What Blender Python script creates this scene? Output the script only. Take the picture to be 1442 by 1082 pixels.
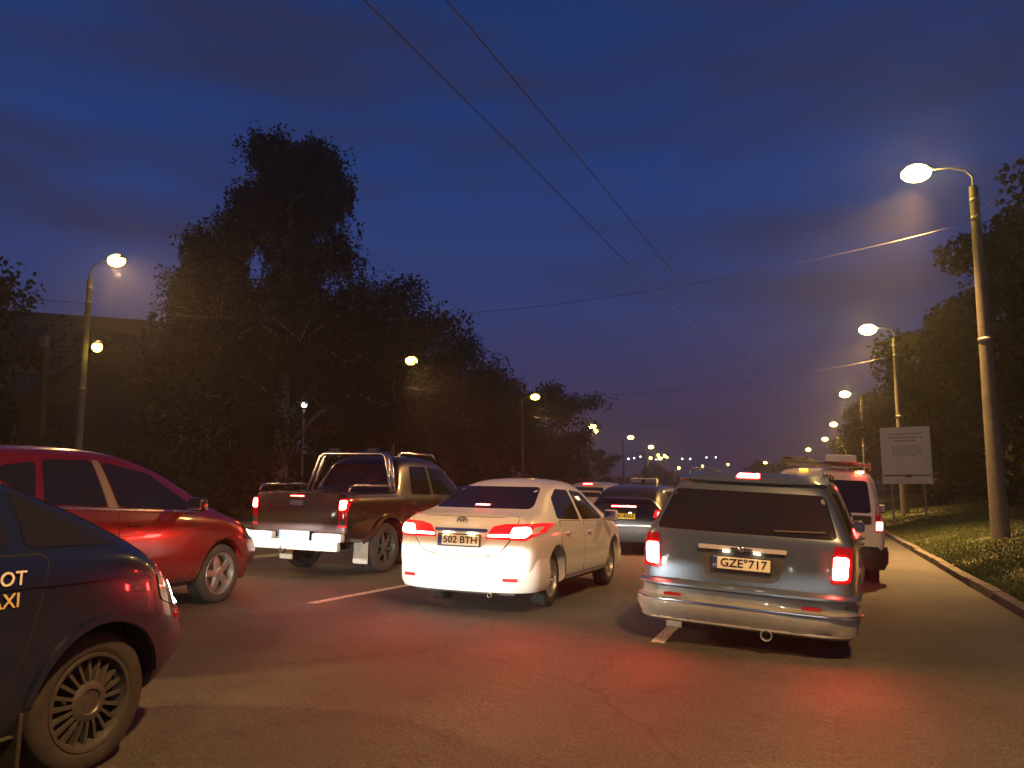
import bpy, bmesh, math, random
import numpy as np
from mathutils import Vector, Matrix
from mathutils.bvhtree import BVHTree
from mathutils.geometry import delaunay_2d_cdt

R = math.radians
S = bpy.context.scene
C = S.collection
for o in list(bpy.data.objects):
    bpy.data.objects.remove(o)

# ------------------------------------------------------------------ camera, sky, sun, exposure
cam_d = bpy.data.cameras.new('camera')
cam = bpy.data.objects.new('camera', cam_d); C.objects.link(cam)
cam.location = (0, 0, 1.42)
cam.rotation_euler = (R(90 + 7.54), 0, R(20.3))
cam_d.sensor_width = 36; cam_d.lens = 28.1
cam_d.clip_start = .05; cam_d.clip_end = 9000
S.camera = cam

W = bpy.data.worlds.new('World'); S.world = W; W.use_nodes = True
nt = W.node_tree; nt.nodes.clear()
def N(tree, typ, **kw):
    n = tree.nodes.new(typ)
    for k, v in kw.items(): setattr(n, k, v)
    return n
wo = N(nt, 'ShaderNodeOutputWorld'); bg = N(nt, 'ShaderNodeBackground')
sky = N(nt, 'ShaderNodeTexSky', sky_type='NISHITA', sun_disc=False)
sky.sun_elevation = R(-3.2); sky.sun_rotation = R(300); sky.air_density = 1.0; sky.dust_density = 1.2; sky.ozone_density = 3.0
tc = N(nt, 'ShaderNodeTexCoord'); sep = N(nt, 'ShaderNodeSeparateXYZ')
nt.links.new(tc.outputs['Generated'], sep.inputs[0])
# faint light-polluted dusk air low over the town, deep blue overhead
ramp = N(nt, 'ShaderNodeValToRGB')
e = ramp.color_ramp.elements
e[0].position = 0.0; e[0].color = (.046, .027, .075, 1)
e[1].position = .66; e[1].color = (.008, .024, .098, 1)
for p, c in ((.10, (.044, .033, .098, 1)), (.22, (.029, .046, .158, 1)), (.38, (.013, .043, .180, 1))):
    x = ramp.color_ramp.elements.new(p); x.color = c
nt.links.new(sep.outputs['Z'], ramp.inputs[0])
mp = N(nt, 'ShaderNodeMapping'); mp.inputs['Scale'].default_value = (1.0, 1.0, 5.2); mp.inputs['Location'].default_value = (.35, .1, .1)
nt.links.new(tc.outputs['Generated'], mp.inputs[0])
cl = N(nt, 'ShaderNodeTexNoise'); cl.inputs['Scale'].default_value = 2.6; cl.inputs['Detail'].default_value = 5; cl.inputs['Roughness'].default_value = .52
nt.links.new(mp.outputs[0], cl.inputs[0])
cr = N(nt, 'ShaderNodeValToRGB'); cr.color_ramp.elements[0].position = .42; cr.color_ramp.elements[1].position = .66
nt.links.new(cl.outputs['Fac'], cr.inputs[0])
cmix = N(nt, 'ShaderNodeMix', data_type='RGBA'); cmix.inputs[7].default_value = (.026, .023, .050, 1)
cf = N(nt, 'ShaderNodeMath', operation='MULTIPLY'); cf.inputs[1].default_value = .72
nt.links.new(cr.outputs[0], cf.inputs[0]); nt.links.new(cf.outputs[0], cmix.inputs[0])
nt.links.new(ramp.outputs[0], cmix.inputs[6])
addn = N(nt, 'ShaderNodeMix', data_type='RGBA', blend_type='ADD'); addn.inputs[0].default_value = .02
nt.links.new(cmix.outputs[2], addn.inputs[6]); nt.links.new(sky.outputs[0], addn.inputs[7])
nt.links.new(addn.outputs[2], bg.inputs[0]); bg.inputs[1].default_value = .78
nt.links.new(bg.outputs[0], wo.inputs[0])

sun_d = bpy.data.lights.new('sun', 'SUN'); sun_d.energy = .012; sun_d.angle = R(15); sun_d.color = (.75, .82, 1)
sun = bpy.data.objects.new('sun', sun_d); C.objects.link(sun); sun.rotation_euler = (R(80), 0, R(60))

S.view_settings.view_transform = 'Standard'; S.view_settings.look = 'None'
S.view_settings.exposure = .4; S.view_settings.gamma = 1; S.view_settings.use_curve_mapping = False
S.cycles.use_denoising = True
S.cycles.max_bounces = 6; S.cycles.diffuse_bounces = 2; S.cycles.glossy_bounces = 3; S.cycles.transmission_bounces = 4
S.cycles.volume_bounces = 0
S.cycles.sample_clamp_indirect = 3.0; S.cycles.sample_clamp_direct = 0
S.cycles.use_light_tree = True
S.cycles.caustics_reflective = False; S.cycles.caustics_refractive = False

# ------------------------------------------------------------------ materials
MATS = {}
def mat(name, base=(.5, .5, .5), rough=.5, metal=0., coat=0., emit=None, es=0., noise=None, bump=None, spec=.5):
    """noise = (scale, second colour, amount[, contrast lo, hi]); bump = (scale, strength)."""
    if name in MATS: return MATS[name]
    m = bpy.data.materials.new(name); m.use_nodes = True
    t = m.node_tree; b = t.nodes['Principled BSDF']
    b.inputs['Base Color'].default_value = (*base, 1); b.inputs['Roughness'].default_value = rough
    b.inputs['Metallic'].default_value = metal; b.inputs['Coat Weight'].default_value = coat
    b.inputs['Coat Roughness'].default_value = .06
    b.inputs['Specular IOR Level'].default_value = spec
    if emit:
        b.inputs['Emission Color'].default_value = (*emit, 1); b.inputs['Emission Strength'].default_value = es
    co = N(t, 'ShaderNodeTexCoord')
    if noise:
        lo, hi = noise[3:5] if len(noise) > 3 else (.35, .7)
        nz = N(t, 'ShaderNodeTexNoise'); nz.inputs['Scale'].default_value = noise[0]; nz.inputs['Detail'].default_value = 8
        nz.inputs['Roughness'].default_value = .65
        t.links.new(co.outputs['Object'], nz.inputs[0])
        mr = N(t, 'ShaderNodeMapRange'); mr.inputs[1].default_value = lo; mr.inputs[2].default_value = hi; mr.inputs[4].default_value = noise[2]
        t.links.new(nz.outputs['Fac'], mr.inputs[0])
        mx = N(t, 'ShaderNodeMix', data_type='RGBA'); mx.inputs[6].default_value = (*base, 1); mx.inputs[7].default_value = (*noise[1], 1)
        t.links.new(mr.outputs[0], mx.inputs[0]); t.links.new(mx.outputs[2], b.inputs['Base Color'])
        rr = N(t, 'ShaderNodeMapRange'); rr.inputs[3].default_value = rough * .85; rr.inputs[4].default_value = min(1, rough * 1.35 + .03)
        t.links.new(nz.outputs['Fac'], rr.inputs[0]); t.links.new(rr.outputs[0], b.inputs['Roughness'])
    if bump:
        nb = N(t, 'ShaderNodeTexNoise'); nb.inputs['Scale'].default_value = bump[0]; nb.inputs['Detail'].default_value = 4
        t.links.new(co.outputs['Object'], nb.inputs[0])
        bp = N(t, 'ShaderNodeBump'); bp.inputs['Strength'].default_value = bump[1]; bp.inputs['Distance'].default_value = .02
        t.links.new(nb.outputs['Fac'], bp.inputs['Height']); t.links.new(bp.outputs[0], b.inputs['Normal'])
    MATS[name] = m
    return m

def paint(name, base, metal=.3, rough=.32, dirt=(.10, .085, .065), amt=.35):
    """car paint under clear coat, with road grime that thickens in blotches on the lower panels"""
    m = mat(name, base, rough, metal, coat=.8, bump=(260, .012))
    t = m.node_tree; b = t.nodes['Principled BSDF']
    co = N(t, 'ShaderNodeTexCoord'); sp = N(t, 'ShaderNodeSeparateXYZ'); t.links.new(co.outputs['Object'], sp.inputs[0])
    nz = N(t, 'ShaderNodeTexNoise'); nz.inputs['Scale'].default_value = 5.5; nz.inputs['Detail'].default_value = 9; nz.inputs['Roughness'].default_value = .7
    t.links.new(co.outputs['Object'], nz.inputs[0])
    hz = N(t, 'ShaderNodeMapRange'); hz.inputs[1].default_value = .75; hz.inputs[2].default_value = .22; hz.inputs[3].default_value = -.25; hz.inputs[4].default_value = .45
    t.links.new(sp.outputs['Z'], hz.inputs[0])
    ad = N(t, 'ShaderNodeMath', operation='ADD'); t.links.new(nz.outputs['Fac'], ad.inputs[0]); t.links.new(hz.outputs[0], ad.inputs[1])
    mr = N(t, 'ShaderNodeMapRange'); mr.inputs[1].default_value = .45; mr.inputs[2].default_value = .95; mr.inputs[4].default_value = amt
    t.links.new(ad.outputs[0], mr.inputs[0])
    mx = N(t, 'ShaderNodeMix', data_type='RGBA'); mx.inputs[6].default_value = (*base, 1); mx.inputs[7].default_value = (*dirt, 1)
    t.links.new(mr.outputs[0], mx.inputs[0]); t.links.new(mx.outputs[2], b.inputs['Base Color'])
    r2 = N(t, 'ShaderNodeMapRange'); r2.inputs[3].default_value = rough; r2.inputs[4].default_value = .75; r2.inputs[2].default_value = max(amt, .01)
    t.links.new(mr.outputs[0], r2.inputs[0]); t.links.new(r2.outputs[0], b.inputs['Roughness'])
    c2 = N(t, 'ShaderNodeMapRange'); c2.inputs[3].default_value = .8; c2.inputs[4].default_value = .1; c2.inputs[2].default_value = max(amt, .01)
    t.links.new(mr.outputs[0], c2.inputs[0]); t.links.new(c2.outputs[0], b.inputs['Coat Weight'])
    return m

M_silver = paint('silver blue paint', (.105, .140, .185), .55, .34, amt=.5)
M_white = paint('white paint', (.78, .77, .76), 0, .34, amt=.22)
M_black = paint('black paint', (.012, .012, .014), .1, .3, amt=.3)
M_wine = paint('dark wine paint', (.018, .008, .008), .2, .3, amt=.12)
M_red = paint('red paint', (.13, .005, .006), .25, .3, amt=.3)
M_navy = paint('navy paint', (.008, .013, .042), .2, .26, amt=.10)
M_grey = paint('grey paint', (.30, .30, .30), .5, .35, amt=.3)
M_scuff = paint('scuffed bumper paint', (.15, .175, .18), .35, .42, dirt=(.34, .31, .26), amt=.75)
M_vwhite = paint('van white paint', (.70, .68, .62), 0, .4, amt=.4)
M_glass = mat('dark glass', (.012, .012, .012), .04, 0, spec=.65)
M_trim = mat('black plastic', (.018, .018, .018), .55, noise=(14, (.06, .052, .04), .5))
M_seam = mat('panel gap', (.006, .006, .006), .8)
M_chrome = mat('chrome', (.72, .72, .72), .14, 1, noise=(22, (.42, .40, .37), .5))
M_bump = mat('bumper steel', (.72, .71, .68), .38, .45, noise=(12, (.48, .46, .42), .6))
M_tyre = mat('tyre rubber', (.018, .018, .018), .85, noise=(16, (.045, .04, .034), .8))
M_rim = mat('alloy', (.45, .45, .45), .33, .85, noise=(18, (.14, .12, .1), .6))
M_rimdk = mat('dusty wheel cover', (.10, .10, .10), .45, .5, noise=(14, (.04, .036, .032), .8))
M_steel = mat('dirty steel', (.32, .30, .27), .5, .8, noise=(18, (.12, .09, .06), .7))
M_plate = mat('plate white', (.78, .78, .72), .4)
M_platey = mat('plate yellow glow', (.80, .55, .03), .4, emit=(1, .62, .02), es=.25)  # faint glow of its own put into the yellow plate
M_platelit = mat('plate white lamp tint', (.80, .78, .68), .4)  # warm lamplight put into the plate's base colour
M_eu = mat('plate blue', (.02, .05, .32), .4)
M_ink = mat('plate ink', (.012, .012, .014), .5)
M_lens = mat('red lens', (.35, .008, .010), .14, emit=(1, .012, .012), es=1.1)
M_lensdim = mat('red lens dim glow', (.22, .006, .008), .12, emit=(1, .01, .012), es=.06)  # faint red glow put into the lens colour
M_brake = mat('brake lamp', (.5, .02, .02), .3, emit=(1, .035, .026), es=200)
M_brakefar = mat('brake lamp of a far car', (.5, .02, .02), .3, emit=(1, .05, .04), es=26)
M_brake2 = mat('brake lamp strip', (.5, .02, .02), .3, emit=(1, .04, .03), es=110)
M_head = mat('headlamp glow', (.8, .8, .8), .2, emit=(1, .97, .88), es=18)
M_clear = mat('clear lens', (.10, .10, .105), .06, .5, coat=1, spec=.8)
M_pl = mat('plate lamp', (.8, .8, .7), .3, emit=(1, .86, .55), es=14)
M_amber = mat('amber lens', (.7, .3, .02), .3, emit=(1, .55, .05), es=3)
M_rubber = mat('mud flap rubber', (.40, .38, .35), .7, noise=(9, (.25, .21, .17), .7))
M_lamp = mat('street lamp glass', (1, .9, .6), .3, emit=(1, .68, .07), es=16)
M_lampright = mat('strong street lamp glass', (1, .9, .6), .3, emit=(1, .64, .12), es=110)
M_lampfar = mat('distant lamp glass', (1, .9, .6), .3, emit=(1, .70, .09), es=18)
M_lampwhite = mat('white lamp glass', (1, 1, 1), .3, emit=(.82, .92, 1), es=9)
M_conc = mat('weathered concrete', (.19, .175, .15), .85, noise=(5, (.10, .09, .07), .9), bump=(40, .25))
M_galv = mat('galvanised steel', (.28, .28, .27), .5, .7, noise=(12, (.16, .15, .14), .6))
M_wire = mat('copper wire', (.05, .042, .036), .6, .3)
M_bark = mat('bark', (.07, .055, .04), .9, noise=(7, (.03, .024, .018), .8), bump=(20, .5))
M_birch = mat('birch bark', (.34, .32, .28), .8, noise=(6, (.03, .028, .025), .9, .5, .6))
M_leaf = mat('leaf', (.038, .045, .015), .7, noise=(.9, (.025, .03, .010), .9), spec=.2)
M_leafb = mat('birch leaf', (.038, .045, .017), .7, noise=(.9, (.025, .03, .011), .9), spec=.2)
M_leafd = mat('dark leaf', (.045, .055, .02), .65, noise=(.7, (.03, .04, .012), .9))
M_wall = mat('ochre render', (.13, .105, .06), .9, noise=(2.5, (.08, .065, .04), .8), bump=(30, .2))
M_wallg = mat('grey panel', (.12, .115, .10), .9, noise=(2.0, (.08, .075, .07), .8))
M_roof = mat('roof sheet', (.06, .055, .05), .7, noise=(6, (.035, .03, .028), .8))
M_pane = mat('unlit window', (.012, .013, .016), .08, spec=.6)
M_panelit = mat('lit window', (.9, .8, .6), .4, emit=(1, .82, .55), es=.8)
M_wood = mat('fence wood', (.12, .09, .055), .85, noise=(5, (.06, .045, .03), .8))
M_board = mat('sign board', (.78, .78, .75), .55, noise=(3, (.68, .68, .64), .7))
M_boardink = mat('sign print', (.28, .29, .30), .6)
M_boarddk = mat('sign strip', (.09, .09, .10), .6)

# ------------------------------------------------------------------ mesh helpers
def link(o, parent=None):
    C.objects.link(o)
    if parent is not None: o.parent = parent
    return o
def obj(name, verts, faces, m, parent=None, smooth=False, loc=None):
    me = bpy.data.meshes.new(name)
    me.from_pydata([tuple(v) for v in verts], [], [tuple(f) for f in faces]); me.update()
    if m: me.materials.append(m)
    if smooth: me.polygons.foreach_set('use_smooth', [True] * len(me.polygons))
    o = bpy.data.objects.new(name, me); link(o, parent)
    if loc is not None: o.location = loc
    return o
def bobj(name, bm, m, parent=None, smooth=False, loc=None):
    me = bpy.data.meshes.new(name); bmesh.ops.recalc_face_normals(bm, faces=bm.faces); bm.to_mesh(me); bm.free()
    if m: me.materials.append(m)
    if smooth: me.polygons.foreach_set('use_smooth', [True] * len(me.polygons))
    o = bpy.data.objects.new(name, me); link(o, parent)
    if loc is not None: o.location = loc
    return o
def thing(name, label, cat, loc=(0, 0, 0), rotz=0, group=None, roll=0):
    o = bpy.data.objects.new(name, None); o.empty_display_size = .2; link(o)
    o.location = loc; o.rotation_euler = (0, roll, rotz)
    o['label'] = label; o['category'] = cat
    if group: o['group'] = group
    return o
def tag(o, label=None, cat=None, group=None, kind=None):
    if label: o['label'] = label
    if cat: o['category'] = cat
    if group: o['group'] = group
    if kind: o['kind'] = kind
    return o
def copy_tree(o, parent=None):
    c = o.copy(); link(c); c.parent = parent
    for ch in list(o.children): copy_tree(ch, c)
    return c
def add_box(bm, c, s, rot=None, bev=0):
    r = bmesh.ops.create_cube(bm, size=1); vs = r['verts']
    bmesh.ops.scale(bm, vec=s, verts=vs)
    if bev:
        es = list({e for v in vs for e in v.link_edges})
        r2 = bmesh.ops.bevel(bm, geom=es, offset=bev, segments=2, affect='EDGES', profile=.6)
        vs = list({v for f in r2['faces'] for v in f.verts} | {v for v in vs if v.is_valid})
    if rot is not None: bmesh.ops.rotate(bm, cent=(0, 0, 0), matrix=rot, verts=vs)
    bmesh.ops.translate(bm, vec=c, verts=vs)
def box(name, c, s, m, parent=None, bev=0, rot=None):
    bm = bmesh.new(); add_box(bm, c, s, rot, bev); return bobj(name, bm, m, parent)
def add_tube(bm, pts, rad, seg=8, cap=True):
    pts = [Vector(p) for p in pts]; rings = []
    rr = rad if isinstance(rad, (list, tuple)) else [rad] * len(pts)
    up = Vector((0, 0, 1)); a = None
    for i, p in enumerate(pts):
        d = (pts[min(i + 1, len(pts) - 1)] - pts[max(i - 1, 0)]).normalized()
        if a is None:
            a = d.cross(up if abs(d.z) < .95 else Vector((1, 0, 0))).normalized()
        else:
            a = (a - d * a.dot(d)).normalized()
        b = d.cross(a)
        rings.append([bm.verts.new(p + (a * math.cos(2 * math.pi * k / seg) + b * math.sin(2 * math.pi * k / seg)) * rr[i]) for k in range(seg)])
    for i in range(len(rings) - 1):
        for k in range(seg):
            bm.faces.new((rings[i][k], rings[i][(k + 1) % seg], rings[i + 1][(k + 1) % seg], rings[i + 1][k]))
    if cap:
        bm.faces.new(rings[0][::-1]); bm.faces.new(rings[-1])
def tube(name, pts, rad, m, parent=None, seg=8):
    bm = bmesh.new(); add_tube(bm, pts, rad, seg); return bobj(name, bm, m, parent, True)
def add_lathe(bm, prof, seg=32, axis='X', c=(0, 0, 0)):
    """prof: list of (radius, along axis)"""
    rings = []
    for r, h in prof:
        ring = []
        for k in range(seg):
            a = 2 * math.pi * k / seg
            u, v = r * math.cos(a), r * math.sin(a)
            p = (h, u, v) if axis == 'X' else ((u, h, v) if axis == 'Y' else (u, v, h))
            ring.append(bm.verts.new((p[0] + c[0], p[1] + c[1], p[2] + c[2])))
        rings.append(ring)
    for i in range(len(rings) - 1):
        for k in range(seg):
            bm.faces.new((rings[i][k], rings[i][(k + 1) % seg], rings[i + 1][(k + 1) % seg], rings[i + 1][k]))
    return rings
def lerp_tab(tab, x):
    if x <= tab[0][0]: return tab[0][1]
    for (a, p), (b, q) in zip(tab, tab[1:]):
        if x <= b: return p + (q - p) * (x - a) / (b - a)
    return tab[-1][1]
def rnd(poly, r=.03, n=4):
    out = []; L = len(poly)
    for i in range(L):
        p = Vector(poly[i]); a = Vector(poly[i - 1]) - p; b = Vector(poly[(i + 1) % L]) - p
        rr = min(r, a.length * .45, b.length * .45)
        p0 = p + a.normalized() * rr; p1 = p + b.normalized() * rr
        for k in range(n + 1):
            t = k / n; q = p0 * (1 - t) ** 2 + p * 2 * t * (1 - t) + p1 * t * t
            out.append((q.x, q.y))
    return out
def inside(p, poly):
    c = False; x, y = p
    for i in range(len(poly)):
        (x1, y1), (x2, y2) = poly[i - 1], poly[i]
        if (y1 > y) != (y2 > y) and x < (x2 - x1) * (y - y1) / (y2 - y1) + x1: c = not c
    return c
def fill2d(poly, res):
    b = []
    for i in range(len(poly)):
        p, q = Vector(poly[i]), Vector(poly[(i + 1) % len(poly)])
        k = max(1, int((q - p).length / res + .5))
        for j in range(k): b.append(p.lerp(q, j / k))
    nb = len(b)
    edges = [(i, (i + 1) % nb) for i in range(nb)]
    xs = [p.x for p in b]; ys = [p.y for p in b]
    v = list(b)
    x = min(xs) + res * .5
    while x < max(xs):
        y = min(ys) + res * .5
        while y < max(ys):
            if inside((x, y), [(p.x, p.y) for p in b]):
                if min((p.x - x) ** 2 + (p.y - y) ** 2 for p in b) > (res * .45) ** 2: v.append(Vector((x, y)))
            y += res
        x += res
    ov, oe, of, *_ = delaunay_2d_cdt(v, edges, [list(range(nb))], 1, 1e-6)
    return [(p.x, p.y) for p in ov], [tuple(f) for f in of], nb

FONT_CACHE = {}
def text_mesh(txt, size, m, name='lettering', ext=.002, width=None):
    cu = bpy.data.curves.new('t', 'FONT'); cu.body = txt; cu.size = size; cu.align_x = 'CENTER'; cu.align_y = 'CENTER'; cu.extrude = ext
    cu.resolution_u = 3; cu.offset = size * .012
    o = bpy.data.objects.new('t', cu); link(o)
    dg = bpy.context.evaluated_depsgraph_get()
    me = bpy.data.meshes.new_from_object(o.evaluated_get(dg)); bpy.data.objects.remove(o); bpy.data.curves.remove(cu)
    me.materials.clear(); me.materials.append(m)
    if width:
        xs = [v.co.x for v in me.vertices]; k = width / (max(xs) - min(xs))
        for v in me.vertices: v.co.x *= k
    me.name = name
    return me

# ------------------------------------------------------------------ vehicles
class Car:
    """Lofted body cage (stations from rear y=0 to nose y=L), subdivided; parts are laid on it by ray casting."""
    def __init__(s, root, L, st, rear, front, wheel_r, axles, track, paintm, level=2, bulge=(.05, .10), arch=.055, insets=(.10, .13)):
        s.root, s.L = root, L
        full = []
        y0 = st[0]; yn = st[-1]
        for d, ins in ((0, insets[0]), (.035, insets[0] * .42), (.13, insets[0] * .06)):
            full.append((d, 1, 0) + tuple(y0[1:3]) + (y0[3] - ins * .35,) + (y0[4] - ins, y0[5] - ins * .7))
        for q in st[1:-1]:
            kr = max(0, 1 - q[0] / (L * .30)); kf = max(0, 1 - (L - q[0]) / (L * .30))
            full.append((q[0], kr, kf) + tuple(q[1:]))
        for d, ins in ((.15, insets[1] * .06), (.04, insets[1] * .42), (0, insets[1])):
            full.append((L - d, 0, 1) + tuple(yn[1:3]) + (yn[3] - ins * .35,) + (yn[4] - ins, yn[5] - ins * .7))
        cage = []
        for (y, kr, kf, zb, zs, zt, w, wr) in full:
            h = zt - zs
            P = [(0, zb), (w * .84, zb), (w * .965, zb + .09), (w, zb + (zs - zb) * .45), (w * .992, zs - .10), (w * .965, zs),
                 (w * .93 if h > .2 else w * .925, zs + min(.05, h * .35)), (wr + (w * .93 - wr) * .10, zt - max(.03, h * .16)), (wr * .80, zt - min(.02, h * .1)), (0, zt)]
            cage.append([(x, y + kr * lerp_tab(rear, z) - kf * lerp_tab(front, z), z) for x, z in P])
        n = len(cage[0]); verts = []; faces = []
        idx = []
        for sec in cage:
            ring = []
            for i, (x, y, z) in enumerate(sec): ring.append(len(verts)); verts.append((x, y, z))
            for i in range(n - 2, 0, -1):
                x, y, z = sec[i]; ring.append(len(verts)); verts.append((-x, y, z))
            idx.append(ring)
        m = len(idx[0])
        for a, b in zip(idx, idx[1:]):
            for k in range(m): faces.append((a[k], a[(k + 1) % m], b[(k + 1) % m], b[k]))
        for ring, sgn, bl in ((idx[0], -1, bulge[0]), (idx[-1], 1, bulge[1])):
            rows = []
            for i in range(1, n - 1):
                Rv, Lv = ring[i], ring[m - i]
                x, y, z = verts[Rv]; row = [Rv]
                for f in (.6, 0, -.6):
                    row.append(len(verts)); verts.append((x * f, y + sgn * bl * (1 - f * f), z))
                row.append(Lv); rows.append(row)
            for r0, r1 in zip(rows, rows[1:]):
                for k in range(4): faces.append((r0[k], r0[k + 1], r1[k + 1], r1[k]))
            faces.append((ring[0], rows[0][0], rows[0][1], rows[0][2])); faces.append((ring[0], rows[0][2], rows[0][3], rows[0][4]))
            faces.append((ring[n - 1], rows[-1][2], rows[-1][1], rows[-1][0])); faces.append((ring[n - 1], rows[-1][4], rows[-1][3], rows[-1][2]))
        bm = bmesh.new()
        vs = [bm.verts.new(v) for v in verts]; bm.verts.ensure_lookup_table()
        for f in faces: bm.faces.new([vs[i] for i in f])
        o = bobj('body', bm, paintm, None, True)
        md = o.modifiers.new('s', 'SUBSURF'); md.levels = md.render_levels = level
        dg = bpy.context.evaluated_depsgraph_get(); me = bpy.data.meshes.new_from_object(o.evaluated_get(dg))
        s.bvh = BVHTree.FromPolygons([v.co.copy() for v in me.vertices], [tuple(p.vertices) for p in me.polygons])
        o.modifiers.clear(); o.data = me
        # wheel arches
        cb = bmesh.new()
        for ya in axles:
            for sx in (-1, 1):
                ring = add_lathe(cb, [(wheel_r + arch, sx * (track - .20)), (wheel_r + arch, sx * (track + .5))], 40, 'X', (0, ya, wheel_r))
                cb.faces.new(ring[0]); cb.faces.new(ring[1])
        cut = bobj('cut', cb, M_trim)
        md = o.modifiers.new('b', 'BOOLEAN'); md.operation = 'DIFFERENCE'; md.object = cut; md.solver = 'EXACT'
        dg = bpy.context.evaluated_depsgraph_get(); me = bpy.data.meshes.new_from_object(o.evaluated_get(dg))
        o.modifiers.clear(); o.data = me
        bpy.data.objects.remove(cut)
        o.parent = root; o.name = 'body'
        s.body = o
        s.axles, s.track, s.wr = axles, track, wheel_r
    def cast(s, uv, view):
        u, v = uv
        if view in 'RL':
            sg = 1 if view == 'R' else -1; o = Vector((sg * 3, u, v)); d = Vector((-sg, 0, 0))
        elif view == 'B': o = Vector((u, -3, v)); d = Vector((0, 1, 0))
        elif view == 'F': o = Vector((u, s.L + 3, v)); d = Vector((0, -1, 0))
        else: o = Vector((u, v, 4)); d = Vector((0, 0, -1))
        h, nrm, i, _ = s.bvh.ray_cast(o, d)
        if h is None:
            # aim at the nearest skin below the ray
            p = Vector((o.x if view in 'BFT' else 0, o.y if view in 'RLT' else s.L / 2, o.z if view != 'T' else .8))
            h, nrm, i, _ = s.bvh.find_nearest(p if view in 'BFT' else Vector((.8 * (1 if view == 'R' else -1), u, v)))
        if nrm.dot(d) > 0: nrm = -nrm
        return h, nrm
    def patch(s, name, poly, view, m, off=.004, thick=.02, res=.07, parent=None, r=.03):
        pl = rnd(poly, r) if r else poly
        v2, f2, nb = fill2d(pl, res)
        vv = []; nn = []
        for p in v2:
            h, nrm = s.cast(p, view); vv.append(h + nrm * off); nn.append(nrm)
        faces = list(f2); n = len(vv)
        # skirt: boundary edges pushed back into the body
        cnt = {}
        for f in f2:
            for k in range(len(f)):
                e = (f[k], f[(k + 1) % len(f)]); cnt[tuple(sorted(e))] = cnt.get(tuple(sorted(e)), []) + [e]
        low = {}
        for e, l in cnt.items():
            if len(l) == 1:
                a, b = l[0]
                for q in (a, b):
                    if q not in low: low[q] = len(vv); vv.append(vv[q] - nn[q] * thick)
                faces.append((b, a, low[a], low[b]))
        bm = bmesh.new(); bv = [bm.verts.new(p) for p in vv]
        for f in faces:
            try: bm.faces.new([bv[i] for i in f])
            except ValueError: pass
        bmesh.ops.recalc_face_normals(bm, faces=bm.faces)
        me = bpy.data.meshes.new(name); bm.to_mesh(me); bm.free(); me.materials.append(m)
        me.polygons.foreach_set('use_smooth', [True] * len(me.polygons))
        me.set_sharp_from_angle(angle=R(40))
        o = bpy.data.objects.new(name, me); link(o, parent or s.root)
        return o
    def both(s, name, poly, m, **k):
        return [s.patch(name, poly, v, m, **k) for v in 'RL']
    def mirror(s, name, poly, view, m, **k):
        return [s.patch(name, poly, view, m, **k), s.patch(name, [(-x, y) for x, y in poly][::-1], view, m, **k)]
    def door(s, poly, handle, **k):
        out = []
        for v in 'RL':
            g = s.patch('door_gap', [p for p in grow(poly, .008)], v, M_seam, off=.0015, thick=.004, res=.09, r=.07)
            d = s.patch('door', poly, v, s.body.data.materials[0], off=.004, thick=.006, res=.06, r=.07)
            g.parent = d
            if handle:
                (y, z) = handle
                h, n = s.cast((y, z), v)
                bm = bmesh.new(); sg = 1 if v == 'R' else -1
                add_tube(bm, [h + Vector((-sg * .004, -.085, 0)), h + Vector((sg * .03, -.06, .003)), h + Vector((sg * .033, .05, .003)), h + Vector((-sg * .004, .08, 0))], [.011, .012, .012, .011], 8)
                bobj('handle', bm, s.body.data.materials[0], d, True)
            out.append(d)
        return out
    def wheels(s, rim_m, style, width=.21, rim_r=None):
        tm, rm = wheel_meshes(s.wr, width, style, rim_m, rim_r or s.wr * .66)
        for ya in s.axles:
            for sx in (1, -1):
                t = bpy.data.objects.new('wheel', tm); link(t, s.root); t.location = (sx * (s.track - width * .5), ya, s.wr)
                t.rotation_euler = (random.uniform(0, 6.28), 0, 0)
                if sx < 0: t.rotation_euler = (t.rotation_euler.x, 0, math.pi)
                r = bpy.data.objects.new('rim', rm); link(r, t)
    def bumper(s, m, end, ys, prof, wid, dy, parent=None, name='rear_bumper', corner=.26, bulge=.06, m2=None):
        """sweep profile (outward offset, z) round the end of the car"""
        pl = []
        y0 = dy if end == 'B' else s.L - dy; sg = 1 if end == 'B' else -1
        pl.append((wid, y0 + sg * ys, 1, 0))
        pl.append((wid, y0 + sg * (corner + .02), 1, 0))
        for k in range(1, 9):
            a = math.pi / 2 * k / 8
            pl.append((wid - corner + corner * math.cos(a), y0 + sg * (corner - corner * math.sin(a)), math.cos(a), -sg * math.sin(a)))
        for k in range(1, 7):
            x = (wid - corner) * (1 - k / 6); pl.append((x, y0, 0, -sg))
        w2 = wid - corner * .5
        pl = [(x, y - sg * bulge * max(0, 1 - (x / w2) ** 2), nx, ny) for x, y, nx, ny in pl]
        half = pl; pl = half + [(-x, y, -nx, ny) for x, y, nx, ny in half[-2::-1]]
        vs = []; fs = []; k = len(prof)
        for x, y, nx, ny in pl:
            for o, z in prof: vs.append((x + nx * o, y + ny * o, z))
        for i in range(len(pl) - 1):
            for j in range(k):
                a = i * k + j; b = i * k + (j + 1) % k
                fs.append((a, b, b + k, a + k))
        fs.append(tuple(range(k))); fs.append(tuple(range((len(pl) - 1) * k, len(pl) * k)))
        bm = bmesh.new(); bv = [bm.verts.new(v) for v in vs]
        for f in fs: bm.faces.new([bv[i] for i in f])
        o = bobj(name, bm, m, parent or s.root, True)
        o.data.set_sharp_from_angle(angle=R(35))
        return o
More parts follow.
